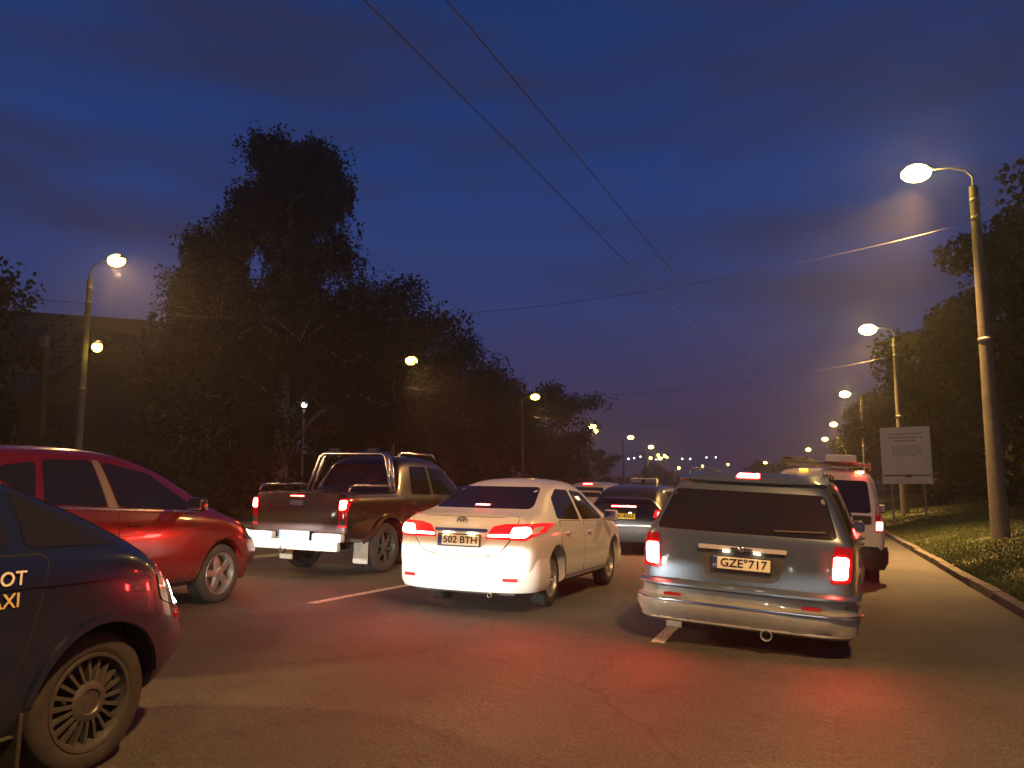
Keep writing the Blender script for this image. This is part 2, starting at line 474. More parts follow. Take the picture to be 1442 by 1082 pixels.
    def mirrors(s, y, z, x, m):
        for sg in (1, -1):
            bm = bmesh.new(); add_box(bm, (sg * (x + .13), y, z), (.20, .11, .15), None, .045)
            add_box(bm, (sg * (x + .02), y + .02, z - .05), (.10, .05, .035), None, .01)
            o = bobj('side_mirror', bm, m, s.root, True)
            bm = bmesh.new(); add_box(bm, (sg * (x + .13), y - .056, z), (.165, .004, .115), None, .001)
            bobj('mirror_glass', bm, M_chrome, o)
    def plate(s, x, y, z, txt, tilt, base, w=.52, hgt=.112, code='', frame=M_trim, tw=None, end='B'):
        sg = 1 if end == 'B' else -1
        rot = Matrix.Rotation(R(tilt) * -sg, 3, 'X')
        fr = box('number_plate_frame', (0, 0, 0), (w + .03, .018, hgt + .03), frame, s.root, .004)
        fr.location = (x, y, z); fr.rotation_euler = (R(tilt) * -sg, 0, 0 if sg > 0 else math.pi)
        pl = box('number_plate', (0, -.011, 0), (w, .006, hgt), base, fr, .002)
        if code is not None:
            box('country_band', (-w / 2 + .021, -.0152, 0), (.04, .002, hgt - .006), M_eu, fr)
            if code:
                t = bpy.data.objects.new('lettering', text_mesh(code, .03, M_plate)); link(t, fr); t.location = (-w / 2 + .021, -.0175, -hgt * .25); t.rotation_euler = (R(90), 0, 0)
        t = bpy.data.objects.new('lettering', text_mesh(txt, hgt * .98, M_ink, width=tw or w - .09)); link(t, fr)
        t.location = (.02, -.0165, 0); t.rotation_euler = (R(90), 0, 0)
        return fr

def grow(poly, d):
    cx = sum(p[0] for p in poly) / len(poly); cy = sum(p[1] for p in poly) / len(poly)
    out = []
    L = len(poly)
    for i in range(L):
        a, p, b = Vector(poly[i - 1]), Vector(poly[i]), Vector(poly[(i + 1) % L])
        n1 = Vector(((p - a).y, -(p - a).x)).normalized(); n2 = Vector(((b - p).y, -(b - p).x)).normalized()
        n = (n1 + n2)
        if n.length < 1e-4: n = n1
        n = n.normalized()
        if n.dot(p - Vector((cx, cy))) < 0: n = -n
        out.append(tuple(p + n * d * 1.3))
    return out

WM = {}
def wheel_meshes(r, width, style, rim_m, rr):
    key = (r, width, style, rim_m.name)
    if key in WM: return WM[key]
    h = width / 2
    bm = bmesh.new()
    pr = [(rr - .01, -h * .7), (rr + .005, -h * .95), (r * .88, -h), (r * .975, -h * .86), (r, -h * .6), (r, -h * .22), (r - .008, -h * .2), (r - .008, -h * .14), (r, -h * .12), (r, h * .12), (r - .008, h * .14), (r - .008, h * .2), (r, h * .22), (r, h * .6), (r * .975, h * .86), (r * .9, h), (rr + .03, h), (rr + .005, h * .95), (rr - .01, h * .7)]
    add_lathe(bm, pr, 44)
    t = bobj('wheel', bm, M_tyre, None, True); tm = t.data; bpy.data.objects.remove(t)
    bm = bmesh.new()
    add_lathe(bm, [(rr - .008, -h * .7), (rr - .012, h * .55), (rr + .008, h * .92), (rr + .004, h * 1.0), (rr - .012, h * .98), (rr - .03, h * .55), (rr - .035, -h * .5)], 40)
    add_lathe(bm, [(rr - .03, -h * .30), (.02, -h * .3), (.0005, -h * .3)], 32)          # dark back plate / brake disc
    if style == 'five':
        n, wi, wo = 5, .085, .06
    elif style == 'six':
        n, wi, wo = 6, .06, .05
    elif style == 'ten':
        n, wi, wo = 10, .04, .03
    else:
        n, wi, wo = 20, .016, .020
    for k in range(n):
        a = 2 * math.pi * k / n
        rows = []
        for q, (rad, hw, hx) in enumerate(((.045, wi * .55, h * .80), (rr * .5, (wi + wo) * .27, h * .84), (rr - .012, wo * .6, h * .70))):
            row = []
            for sy, sx in ((-1, hx - .03), (-.75, hx), (.75, hx), (1, hx - .03)):
                u = rad; v = sy * hw
                row.append(bm.verts.new((sx, u * math.cos(a) - v * math.sin(a), u * math.sin(a) + v * math.cos(a))))
            rows.append(row)
        for r0, r1 in zip(rows, rows[1:]):
            for j in range(3): bm.faces.new((r0[j], r0[j + 1], r1[j + 1], r1[j]))
    hub = .085 if style == 'twenty' else .055
    add_lathe(bm, [(hub + .012, h * .5), (hub + .01, h * .82), (hub - .008, h * .92), (hub * .7, h * .93), (hub * .62, h * .86), (.0005, h * .88)], 24)
    rm_o = bobj('rim', bm, rim_m, None, True); rm = rm_o.data; bpy.data.objects.remove(rm_o)
    rm.set_sharp_from_angle(angle=R(38))
    WM[key] = (tm, rm)
    return WM[key]

def road_z(x):
    if x > -1.4: return .05 - .04 * (x + 1.4)
    if x > -9: return .05 - .02 * (x + 1.4)
    return .202 + .02 * (x + 9)
def shift(y):
    return -.00065 * (y - 90) ** 2 if y > 90 else 0.
def spot_beam(parent, loc, energy, heading=0, col=(1, .94, .82), cut=.0):
    """dipped beam: flat cut-off at lamp height, brightest just under it, thinning out sideways and towards the road"""
    l = bpy.data.lights.new('headlamp_beam', 'SPOT'); l.energy = energy; l.color = col; l.spot_size = R(72); l.spot_blend = .85; l.shadow_soft_size = .04
    l.use_nodes = True; t = l.node_tree; em = [n for n in t.nodes if n.type == 'EMISSION'][0]
    co = N(t, 'ShaderNodeTexCoord'); sp = N(t, 'ShaderNodeSeparateXYZ'); t.links.new(co.outputs['Normal'], sp.inputs[0])
    el = N(t, 'ShaderNodeMath', operation='DIVIDE'); t.links.new(sp.outputs['Y'], el.inputs[0])
    az = N(t, 'ShaderNodeMath', operation='ABSOLUTE'); t.links.new(sp.outputs['Z'], az.inputs[0]); t.links.new(az.outputs[0], el.inputs[1])
    up = N(t, 'ShaderNodeMapRange', interpolation_type='SMOOTHSTEP'); up.inputs[1].default_value = cut + .012; up.inputs[2].default_value = cut - .014; up.inputs[3].default_value = .012; up.inputs[4].default_value = 1
    dn = N(t, 'ShaderNodeMapRange', interpolation_type='SMOOTHSTEP'); dn.inputs[1].default_value = -.32; dn.inputs[2].default_value = -.01; dn.inputs[3].default_value = .02; dn.inputs[4].default_value = 1
    t.links.new(el.outputs[0], up.inputs[0]); t.links.new(el.outputs[0], dn.inputs[0])
    mu = N(t, 'ShaderNodeMath', operation='MULTIPLY'); t.links.new(up.outputs[0], mu.inputs[0]); t.links.new(dn.outputs[0], mu.inputs[1])
    t.links.new(mu.outputs[0], em.inputs['Strength'])
    o = bpy.data.objects.new('headlamp_beam', l); link(o, parent); o.location = loc; o.rotation_euler = (R(90), 0, R(heading))
    return o

# ------------------------------------------------------------------ ground, road, verges
random.seed(7)
def asphalt():
    m = mat('asphalt', (.074, .070, .064), .62, noise=(.35, (.050, .047, .044), .9), bump=(90, .35), spec=.4)
    t = m.node_tree; b = t.nodes['Principled BSDF']
    src = b.inputs['Base Color'].links[0].from_socket
    co = N(t, 'ShaderNodeTexCoord')
    ag = N(t, 'ShaderNodeTexNoise'); ag.inputs['Scale'].default_value = 55; ag.inputs['Detail'].default_value = 3
    t.links.new(co.outputs['Object'], ag.inputs[0])
    mr = N(t, 'ShaderNodeMapRange'); mr.inputs[1].default_value = .35; mr.inputs[2].default_value = .75; mr.inputs[3].default_value = .58; mr.inputs[4].default_value = 1.7
    t.links.new(ag.outputs['Fac'], mr.inputs[0])
    mx = N(t, 'ShaderNodeMix', data_type='RGBA', blend_type='MULTIPLY'); mx.inputs[0].default_value = 1
    t.links.new(src, mx.inputs[6]); t.links.new(mr.outputs[0], mx.inputs[7])
    # hairline cracks and tar seams
    vo = N(t, 'ShaderNodeTexVoronoi', feature='DISTANCE_TO_EDGE'); vo.inputs['Scale'].default_value = .22
    wn = N(t, 'ShaderNodeTexNoise'); wn.inputs['Scale'].default_value = 1.3; wn.inputs['Detail'].default_value = 6
    t.links.new(co.outputs['Object'], wn.inputs[0])
    wm = N(t, 'ShaderNodeMix', data_type='RGBA', blend_type='ADD'); wm.inputs[0].default_value = .55
    t.links.new(co.outputs['Object'], wm.inputs[6]); t.links.new(wn.outputs['Color'], wm.inputs[7]); t.links.new(wm.outputs[2], vo.inputs[0])
    cr = N(t, 'ShaderNodeMapRange'); cr.inputs[1].default_value = .0; cr.inputs[2].default_value = .006; cr.inputs[3].default_value = .66; cr.inputs[4].default_value = 1
    t.links.new(vo.outputs['Distance'], cr.inputs[0])
    m2 = N(t, 'ShaderNodeMix', data_type='RGBA', blend_type='MULTIPLY'); m2.inputs[0].default_value = 1
    t.links.new(mx.outputs[2], m2.inputs[6]); t.links.new(cr.outputs[0], m2.inputs[7])
    # wheel-polished tracks and an oil strip down each lane
    sx = N(t, 'ShaderNodeSeparateXYZ'); t.links.new(wm.outputs[2], sx.inputs[0])
    s1 = N(t, 'ShaderNodeMath', operation='MULTIPLY_ADD'); s1.inputs[1].default_value = 2 * math.pi / 1.9; s1.inputs[2].default_value = .6; t.links.new(sx.outputs['X'], s1.inputs[0])
    s2 = N(t, 'ShaderNodeMath', operation='SINE'); t.links.new(s1.outputs[0], s2.inputs[0])
    s3 = N(t, 'ShaderNodeMapRange'); s3.inputs[1].default_value = -1; s3.inputs[2].default_value = 1; s3.inputs[3].default_value = .86; s3.inputs[4].default_value = 1.14; t.links.new(s2.outputs[0], s3.inputs[0])
    m3 = N(t, 'ShaderNodeMix', data_type='RGBA', blend_type='MULTIPLY'); m3.inputs[0].default_value = 1; t.links.new(m2.outputs[2], m3.inputs[6]); t.links.new(s3.outputs[0], m3.inputs[7])
    # old repairs, tar joints and stains
    vp = N(t, 'ShaderNodeTexVoronoi', distance='CHEBYCHEV'); vp.inputs['Scale'].default_value = .16; t.links.new(co.outputs['Object'], vp.inputs[0])
    s4 = N(t, 'ShaderNodeSeparateXYZ'); t.links.new(vp.outputs['Color'], s4.inputs[0])
    s5 = N(t, 'ShaderNodeMapRange'); s5.inputs[3].default_value = .72; s5.inputs[4].default_value = 1.25; t.links.new(s4.outputs['X'], s5.inputs[0])
    m4 = N(t, 'ShaderNodeMix', data_type='RGBA', blend_type='MULTIPLY'); m4.inputs[0].default_value = 1; t.links.new(m3.outputs[2], m4.inputs[6]); t.links.new(s5.outputs[0], m4.inputs[7])
    st = N(t, 'ShaderNodeTexNoise'); st.inputs['Scale'].default_value = 1.7; st.inputs['Detail'].default_value = 7; st.inputs['Roughness'].default_value = .7; t.links.new(co.outputs['Object'], st.inputs[0])
    s6 = N(t, 'ShaderNodeMapRange'); s6.inputs[1].default_value = .56; s6.inputs[2].default_value = .72; s6.inputs[3].default_value = 1; s6.inputs[4].default_value = .62; t.links.new(st.outputs['Fac'], s6.inputs[0])
    m5 = N(t, 'ShaderNodeMix', data_type='RGBA', blend_type='MULTIPLY'); m5.inputs[0].default_value = 1; t.links.new(m4.outputs[2], m5.inputs[6]); t.links.new(s6.outputs[0], m5.inputs[7])
    t.links.new(m5.outputs[2], b.inputs['Base Color'])
    return m
M_asph = asphalt()
M_soil = mat('soil and turf', (.05, .066, .022), .95, noise=(1.1, (.062, .058, .028), .8), bump=(14, .6))
M_far = mat('far land', (.03, .034, .018), .95, noise=(.05, (.02, .022, .012), .8))
M_kerb = mat('kerb concrete', (.17, .15, .125), .85, noise=(6, (.08, .07, .055), .9), bump=(45, .3))
M_pave = mat('pavement', (.17, .16, .145), .85, noise=(2, (.11, .10, .09), .8), bump=(50, .2))
M_mark = mat('road paint', (.68, .66, .60), .6, noise=(22, (.16, .15, .135), .95, .42, .62))

def strip(name, xs_z, ys, m, parent=None, kind='structure'):
    vs = []; fs = []; k = len(xs_z)
    for y in ys:
        for x, z in xs_z: vs.append((x + shift(y), y, z))
    for i in range(len(ys) - 1):
        for j in range(k - 1): fs.append((i * k + j, i * k + j + 1, (i + 1) * k + j + 1, (i + 1) * k + j))
    o = obj(name, vs, fs, m, parent, True)
    if parent is None: o['kind'] = kind
    return o
YS = [-40, -20, 0, 20, 40, 60, 80, 95, 110, 125, 140, 160, 180, 200, 225, 250, 280, 310, 350]
obj('ground', [(-4000, -400, -.9), (4000, -400, -.9), (4000, 7000, -.9), (-4000, 7000, -.9)], [(0, 1, 2, 3)], M_far)['kind'] = 'structure'
KX = 2.30; LX = -18.4
road = strip('road', [(x, road_z(x)) for x in (LX, -14, -9, -5.4, -1.4, 0, KX)], YS, M_asph)
strip('verge_right', [(KX + .16, road_z(KX) + .10), (3.1, .12), (3.7, .27), (4.8, .46), (6.5, .70), (9, 1.0), (12, 1.25), (18, 1.55), (40, 2.2), (140, 2.5)], YS, M_soil)
strip('pavement_left', [(LX - .16, road_z(LX) + .12), (-21.2, .17)], YS, M_pave)
strip('verge_left', [(-21.2, .165), (-23, .22), (-30, .35), (-60, .6), (-160, .9)], YS, M_soil)

# lane dashes, each worn piece its own
def dash(x0, y0, y1, w=.12, tilt=0):
    n = 6; vs = []; fs = []
    for i in range(n + 1):
        y = y0 + (y1 - y0) * i / n; x = x0 + tilt * (y - y0) + shift(y)
        for s in (-1, 1): vs.append((x + s * w / 2, y, road_z(x + s * w / 2) + .004))
    for i in range(n): fs.append((2 * i, 2 * i + 1, 2 * i + 3, 2 * i + 2))
    obj('lane_marking', vs, fs, M_mark, road)
for k in range(-1, 14): dash(-5.42, 8.0 + k * 8.4, 10.7 + k * 8.4, tilt=.1 if k == 0 else 0)
for k in range(-1, 14): dash(-1.36, 7.45 + k * 8.4, 10.1 + k * 8.4)
for k in (-.12, .12): dash(-9.6 + k, -8, 150)
for k in range(0, 14): dash(-14.0, 3 + k * 9, 6 + k * 9)

# kerb stones one by one where they can be told apart
kerb = tag(strip('kerb_right', [(KX, road_z(KX) - .05), (KX + .001, road_z(KX) + .112), (KX + .15, road_z(KX) + .118), (KX + .161, road_z(KX) - .05)], [46, 60, 80, 95, 110, 125, 140, 160, 180, 200, 250, 310], M_kerb), kind='structure')
bm = bmesh.new(); add_box(bm, (0, 0, 0), (.155, .985, .21), None, .014); km = bobj('kerb_stone', bm, M_kerb); kmesh = km.data; bpy.data.objects.remove(km)
kb2 = bmesh.new(); add_box(kb2, (0, 0, 0), (.16, .975, .21), None, .024); km = bobj('kerb_stone', kb2, M_kerb); kmesh2 = km.data; bpy.data.objects.remove(km)
for i in range(0, 46):
    o = bpy.data.objects.new('kerb_stone', kmesh if i % 3 else kmesh2); link(o, kerb)
    o.location = (KX + .08 + random.uniform(-.012, .012), .5 + i, road_z(KX) + .014 + random.uniform(-.012, .010)); o.rotation_euler = (random.uniform(-.006, .006), random.uniform(-.03, .03), random.uniform(-.012, .012))
kl = tag(strip('kerb_left', [(LX - .161, road_z(LX) - .05), (LX - .15, road_z(LX) + .128), (LX - .001, road_z(LX) + .125), (LX, road_z(LX) - .05)], [-20, 0, 20, 40, 60, 80, 95, 110, 125, 140, 160, 180, 200, 250, 310], M_kerb), kind='structure')

# grass blades on the right bank
VR = [(KX + .16, road_z(KX) + .10), (3.1, .12), (3.7, .27), (4.8, .46), (6.5, .70), (9, 1.0), (12, 1.25), (18, 1.55), (40, 2.2)]
rng = np.random.default_rng(3)
def grass(name, label, x0, x1, y0, y1, n, prof, hmin, hmax, pw=1.6):
    x = x0 + (x1 - x0) * rng.random(n) ** pw; y = y0 + (y1 - y0) * rng.random(n)
    den = np.sin(x * 2.1 + y * .7) + np.sin(y * 1.9 - x * 1.3) + rng.normal(0, .8, n)
    k = den > -1.1; x, y, den = x[k], y[k], den[k]; n = len(x)
    z = np.interp(x, [p[0] for p in prof], [p[1] for p in prof])
    h = hmin + (hmax - hmin) * rng.random(n) ** 1.8 * np.clip(.7 + .25 * den, .4, 1.5)
    a = rng.random(n) * 6.283; w = .006 + .010 * rng.random(n); lx = rng.normal(0, .45, n) * h; ly = rng.normal(0, .45, n) * h
    V = np.zeros((n, 5, 3))
    dx, dy = np.cos(a) * w, np.sin(a) * w
    V[:, 0] = np.stack([x - dx, y - dy, z - .01], 1); V[:, 1] = np.stack([x + dx, y + dy, z - .01], 1)
    V[:, 2] = np.stack([x + dx * .8 + lx * .35, y + dy * .8 + ly * .35, z + h * .6], 1); V[:, 3] = np.stack([x - dx * .8 + lx * .35, y - dy * .8 + ly * .35, z + h * .6], 1)
    V[:, 4] = np.stack([x + lx, y + ly, z + h], 1)
    base = np.arange(n)[:, None] * 5
    tri = np.concatenate([base + np.array([[0, 1, 2]]), base + np.array([[0, 2, 3]]), base + np.array([[3, 2, 4]])], 0)
    o = tri_mesh(name, V.reshape(-1, 3), tri, M_grass); tag(o, label, 'grass', kind='stuff'); return o
def tri_mesh(name, V, T, m, parent=None):
    me = bpy.data.meshes.new(name); me.vertices.add(len(V)); me.vertices.foreach_set('co', np.asarray(V, dtype=np.float32).ravel())
    me.loops.add(T.size); me.loops.foreach_set('vertex_index', np.asarray(T, dtype=np.int32).ravel())
    k = T.shape[1]
    me.polygons.add(len(T)); me.polygons.foreach_set('loop_start', np.arange(len(T), dtype=np.int32) * k)
    me.update(calc_edges=True); me.materials.append(m)
    o = bpy.data.objects.new(name, me); link(o, parent); return o
M_grass = mat('grass blade', (.075, .115, .026), .6, noise=(1.2, (.085, .095, .032), .9))
grass('grass', 'rough mown grass on the bank beside the right kerb', KX + .17, 9.5, 7, 34, 130000, VR, .02, .075)

grass('grass', 'grass farther up the right bank past the notice board', KX + .17, 9.5, 34, 85, 60000, VR, .03, .10)

# ------------------------------------------------------------------ trees
def make_tree(name, label, group, loc, H, rad, seed, kind='broad', nleaf=9000, leaf=.22, base=.18, mesh_from=None, scale=1, rotz=0):
    root = thing(name, label, 'tree', loc, rotz, group)
    if mesh_from:
        for src in mesh_from.children:
            c = src.copy(); link(c, root)
        root.scale = (scale,) * 3
        return root
    rg = np.random.default_rng(seed); rd = random.Random(seed)
    bm = bmesh.new()
    lean = Vector((rd.uniform(-.04, .04), rd.uniform(-.04, .04), 0))
    tp = []
    for i in range(9):
        t = i / 8; tp.append(Vector((lean.x * H * t + math.sin(t * 5 + seed) * .12 * t, lean.y * H * t + math.cos(t * 4 + seed) * .12 * t, H * .93 * t)))
    r0 = H * .018 + .06
    add_tube(bm, tp, [r0 * (1.35 if i == 0 else 1) * (1 - .93 * i / 8) for i in range(9)], 9)
    tips = []
    nl = 26 if kind == 'birch' else 20
    for k in range(nl):
        t = base + (.97 - base) * (k + rd.random() * .6) / nl
        o = tp[min(7, int(t * 8))].lerp(tp[min(8, int(t * 8) + 1)], t * 8 - int(t * 8))
        a = k * 2.4 + rd.uniform(-.5, .5)
        if kind == 'birch': prof = .2 + 1.0 * min(1, (1 - t) * 1.3) ** .9
        elif kind == 'cone': prof = 1.15 * (1 - t) + .12
        else: prof = math.sin(math.pi * min(1, max(.0, (t - base * .6) / (1.06 - base * .6))) ** .8) * 1.02 + .16
        L = rad * prof * rd.uniform(.72, 1.14)
        up = {'birch': .55, 'cone': .1, 'broad': .38}[kind] * L * rd.uniform(.5, 1.25)
        d = Vector((math.cos(a), math.sin(a), 0))
        pts = [o, o + d * L * .38 + Vector((0, 0, up * .62)), o + d * L * .74 + Vector((0, 0, up * .95)), o + d * L + Vector((0, 0, up * (.72 if kind == 'birch' else 1.08)))]
        rb = max(.02, r0 * .34 * (1 - t * .6))
        add_tube(bm, pts, [rb, rb * .7, rb * .42, rb * .14], 5, False)
        for f in (.45, .62, .78, .9, 1.0):
            q = pts[0].lerp(pts[1], f / .38) if f < .38 else (pts[1].lerp(pts[2], (f - .38) / .36) if f < .74 else pts[2].lerp(pts[3], (f - .74) / .26))
            tips.append((q, L, f))
            s = Vector((rd.uniform(-1, 1), rd.uniform(-1, 1), rd.uniform(-.1, .8))) * L * .28
            add_tube(bm, [q, q + s * .6, q + s], [rb * .3, rb * .2, rb * .08], 4, False)
            tips.append((q + s, L, 1))
    bobj('trunk', bm, M_birch if kind == 'birch' else M_bark, root, True)
    # leaf-sized faces in uneven clumps round the branch tips
    P = []
    per = max(8, nleaf // len(tips))
    for q, L, f in tips:
        n = int(per * rd.uniform(.35, 1.6))
        if kind == 'birch':
            ns = max(2, n // 16)
            for s in range(ns):
                o = np.array(q) + rg.normal(0, .42, 3) * np.array([1, 1, .7])
                ln = rg.uniform(.5, 2.3) * (.6 + .4 * f); m_ = int(n / ns)
                tt = rg.random(m_)
                sway = rg.normal(0, .16, 2)
                p = o + np.stack([sway[0] * tt, sway[1] * tt, -ln * tt], 1) + rg.normal(0, .085, (m_, 3))
                P.append(p)
        else:
            sc = rad * .145 * rg.uniform(.7, 1.35)
            v = rg.normal(0, 1, (n, 3)); v /= np.linalg.norm(v, axis=1)[:, None] + 1e-6
            P.append(np.array(q) + v * (rg.random((n, 1)) ** .5) * sc * 1.7 * np.array([1, 1, .72]))
    P = np.concatenate(P); n = len(P)
    sz = leaf * rg.uniform(.55, 1.25, n)
    a = rg.normal(0, 1, (n, 3)); a /= np.linalg.norm(a, axis=1)[:, None]
    b = rg.normal(0, 1, (n, 3)); b -= a * (a * b).sum(1)[:, None]; b /= np.linalg.norm(b, axis=1)[:, None]
    a *= sz[:, None] * .5; b *= sz[:, None] * .33
    V = np.stack([P - a, P + b - a * .1, P + a, P - b - a * .1], 1).reshape(-1, 3)
    F = np.arange(n)[:, None] * 4 + np.array([[0, 1, 2, 3]])
    tri_mesh('crown', V, F, {'birch': M_leafb, 'cone': M_leafd}.get(kind, M_leaf), root)
    return root

GL = 'trees along the left side of the road'; GR = 'trees on the bank beside the right kerb'
birch = make_tree('birch_tree', 'tall drooping birch towering behind the left street lamps', GL, (-25.2, 34.2, .2), 21.4, 5.2, 11, 'birch', 120000, .2, .14)
make_tree('birch_tree', 'lower birch leaning against the left flank of the tallest birch', GL, (-27.0, 30.6, .2), 15.0, 3.0, 12, 'birch', 60000, .2, .14)
tA = make_tree('broadleaf_tree', 'round broadleaf tree at the far left edge of the picture', GL, (-31.5, 19.5, .3), 8.8, 4.4, 21, 'broad', 28000, .26)
tB = make_tree('broadleaf_tree', 'wide broadleaf tree just behind the second left street lamp', GL, (-28.6, 47.5, .3), 14.4, 6.2, 22, 'broad', 40000, .28, .12)
tC = make_tree('broadleaf_tree', 'bushy tree filling the gap beneath the tall birch', GL, (-30.0, 41.0, .3), 11.5, 5.2, 23, 'broad', 32000, .28, .08)
tD = make_tree('broadleaf_tree', 'small round tree behind the third left street lamp', GL, (-26.5, 67.0, .3), 10.8, 5.0, 24, 'broad', 26000, .3, .06)
def tcopy(src, name, label, group, loc, sc, rz):
    return make_tree(name, label, group, loc, 1, 1, 0, mesh_from=src, scale=sc, rotz=rz)
tcopy(tB, 'broadleaf_tree', 'broadleaf tree sloping down to the right of the second left lamp', GL, (-27.0, 52.5, .3), .86, 1.2)
tcopy(tC, 'broadleaf_tree', 'low bushy tree behind the dark pickup truck', GL, (-26.0, 57.0, .3), .86, 2.2)
tcopy(tD, 'broadleaf_tree', 'round tree right of the small one behind the third left lamp', GL, (-24.6, 74.0, .3), .98, 4.0)
tcopy(tA, 'broadleaf_tree', 'dark tree between the left edge tree and the tall birch', GL, (-37, 29.5, .3), .66, 2.0)
tcopy(tD, 'broadleaf_tree', 'low tree under the lamps far along the left pavement', GL, (-26.5, 84, .3), .62, 1.0)
tcopy(tC, 'broadleaf_tree', 'small far clump under the fifth left street lamp', GL, (-33.0, 128, .3), .66, 3.0)
tcopy(tA, 'broadleaf_tree', 'small far tree left of the fifth left street lamp', GL, (-36.0, 118, .3), .52, 5.0)

tR = make_tree('broadleaf_tree', 'tall dark tree behind the nearest right lamp post', GR, (10.2, 33.5, .9), 11.0, 4.6, 31, 'broad', 90000, .25, .06)
tS = make_tree('broadleaf_tree', 'dark tree behind the white notice board', GR, (9.2, 45.0, .9), 10.8, 4.4, 32, 'broad', 60000, .26, .06)
tcopy(tS, 'broadleaf_tree', 'dark tree at the right picture edge past the nearest lamp post', GR, (13.0, 29.5, 1.2), 1.08, 2.0)
tcopy(tR, 'broadleaf_tree', 'tree on the bank just past the second right lamp post', GR, (9.0, 57.0, .8), .82, 1.0)
tcopy(tS, 'broadleaf_tree', 'tree on the bank between the second and third right lamp posts', GR, (9.0, 67.0, .8), .74, 4.0)
tcopy(tR, 'broadleaf_tree', 'far tree beside the third right street lamp', GR, (9.8, 86.0, .9), .8, 3.0)
tcopy(tS, 'broadleaf_tree', 'tall far tree beside the fourth right street lamp', GR, (8.6, 103.0, .8), 1.1, 5.0)
tcopy(tC, 'broadleaf_tree', 'far low tree behind the fifth right street lamp', GR, (7.4, 124.0, .8), .7, 5.5)
def make_bush(label, loc, H, rad, seed, group):
    return make_tree('bush', label, group, loc, H, rad, seed, 'broad', 6000, .2, .02)
GB = 'bushes under the trees on the right bank'
b1 = make_bush('low dark bush at the right picture edge under the trees', (7.6, 25.0, .8), 2.4, 2.2, 41, GB); b1['category'] = 'bush'
for lab, p, sc in (('dark bush between the notice board and the nearest right lamp post', (8.6, 32.0, .85), 1.0), ('dark bush right behind the notice board', (6.8, 37.0, .7), .95), ('bush on the bank left of the notice board', (6.4, 46.0, .65), 1.0)):
    c = tcopy(b1, 'bush', lab, GB, p, sc, random.uniform(0, 6)); c['category'] = 'bush'
GB2 = 'bushes along the left pavement'
b2 = make_bush('dark hedge bush behind the red car roof', (-24.5, 17.5, .25), 2.2, 2.2, 42, GB2); b2['category'] = 'bush'
i = 0
for lab, p, sc in (('hedge bush right of the leftmost lamp post foot', (-24.2, 23.0, .25), .95), ('hedge bush left of the pickup truck roll bar', (-24.4, 29.5, .25), 1.1), ('hedge bush behind the pickup truck bed', (-24.2, 37.0, .25), 1.15), ('hedge bush behind the pickup truck cab', (-24.5, 45.0, .25), 1.2), ('hedge bush behind the white sedan roof', (-24.0, 58.0, .25), 1.2), ('hedge bush beyond the third left lamp post', (-24.0, 78.0, .25), 1.4)):
    c = tcopy(b2, 'bush', lab, GB2, p, sc, random.uniform(0, 6)); c['category'] = 'bush'
# far wood reading as one dark mass on the skyline
V = []; F = []
n = 26000
u = rng.random(n); px = -150 + 260 * u; py = 300 + 60 * np.sin(u * 9) + rng.normal(0, 9, n)
top = 6.5 + 2.2 * np.sin(u * 37) + 1.6 * np.sin(u * 83 + 1) + 1.2 * np.sin(u * 171)
pz = top * rng.random(n) ** .75 - .6
P = np.stack([px, py, pz], 1)
a = rng.normal(0, 1, (n, 3)); a /= np.linalg.norm(a, axis=1)[:, None]; b = rng.normal(0, 1, (n, 3)); b -= a * (a * b).sum(1)[:, None]; b /= np.linalg.norm(b, axis=1)[:, None]
a *= .8; b *= .6
tag(tri_mesh('far_wood', np.stack([P - a, P + b, P + a, P - b], 1).reshape(-1, 3), np.arange(n)[:, None] * 4 + np.array([[0, 1, 2, 3]]), M_leafd), 'dark wooded skyline far down the road', 'wood', kind='stuff')

# ------------------------------------------------------------------ buildings on the left
def windows(root, x0, x1, nx, z0, nz, dz, w, h, yf, lit=()):
    k = 0
    for j in range(nz):
        for i in range(nx):
            x = x0 + (x1 - x0) * (i + .5) / nx; z = z0 + dz * j
            wi = box('window', (x, yf + .03, z), (w, .10, h), M_panelit if k in lit else M_pane, root)
            bm = bmesh.new()
            for c, s in (((x, yf - .03, z + h / 2), (w + .12, .09, .07)), ((x, yf - .05, z - h / 2), (w + .2, .16, .06)), ((x - w / 2, yf - .03, z), (.07, .09, h)), ((x + w / 2, yf - .03, z), (.07, .09, h)), ((x + w * .12, yf - .025, z), (.05, .06, h))): add_box(bm, c, s)
            bobj('window_frame', bm, M_wood, wi); k += 1
bl = thing('apartment_block', 'dark flat-roofed apartment block behind the leftmost street lamp', 'building', (-44, 38, .3), R(42))
box('wall', (0, 6, 6.0), (26, 12, 12.0), M_wallg, bl)
box('roof', (0, 6, 12.15), (26.6, 12.6, .3), M_roof, bl)
windows(bl, -12.4, 12.4, 9, 1.9, 4, 2.9, 1.5, 1.5, -.02)
hs = thing('gabled_house', 'ochre gabled house behind the leftmost lamp post', 'house', (-29.6, 27.6, .3), R(42))
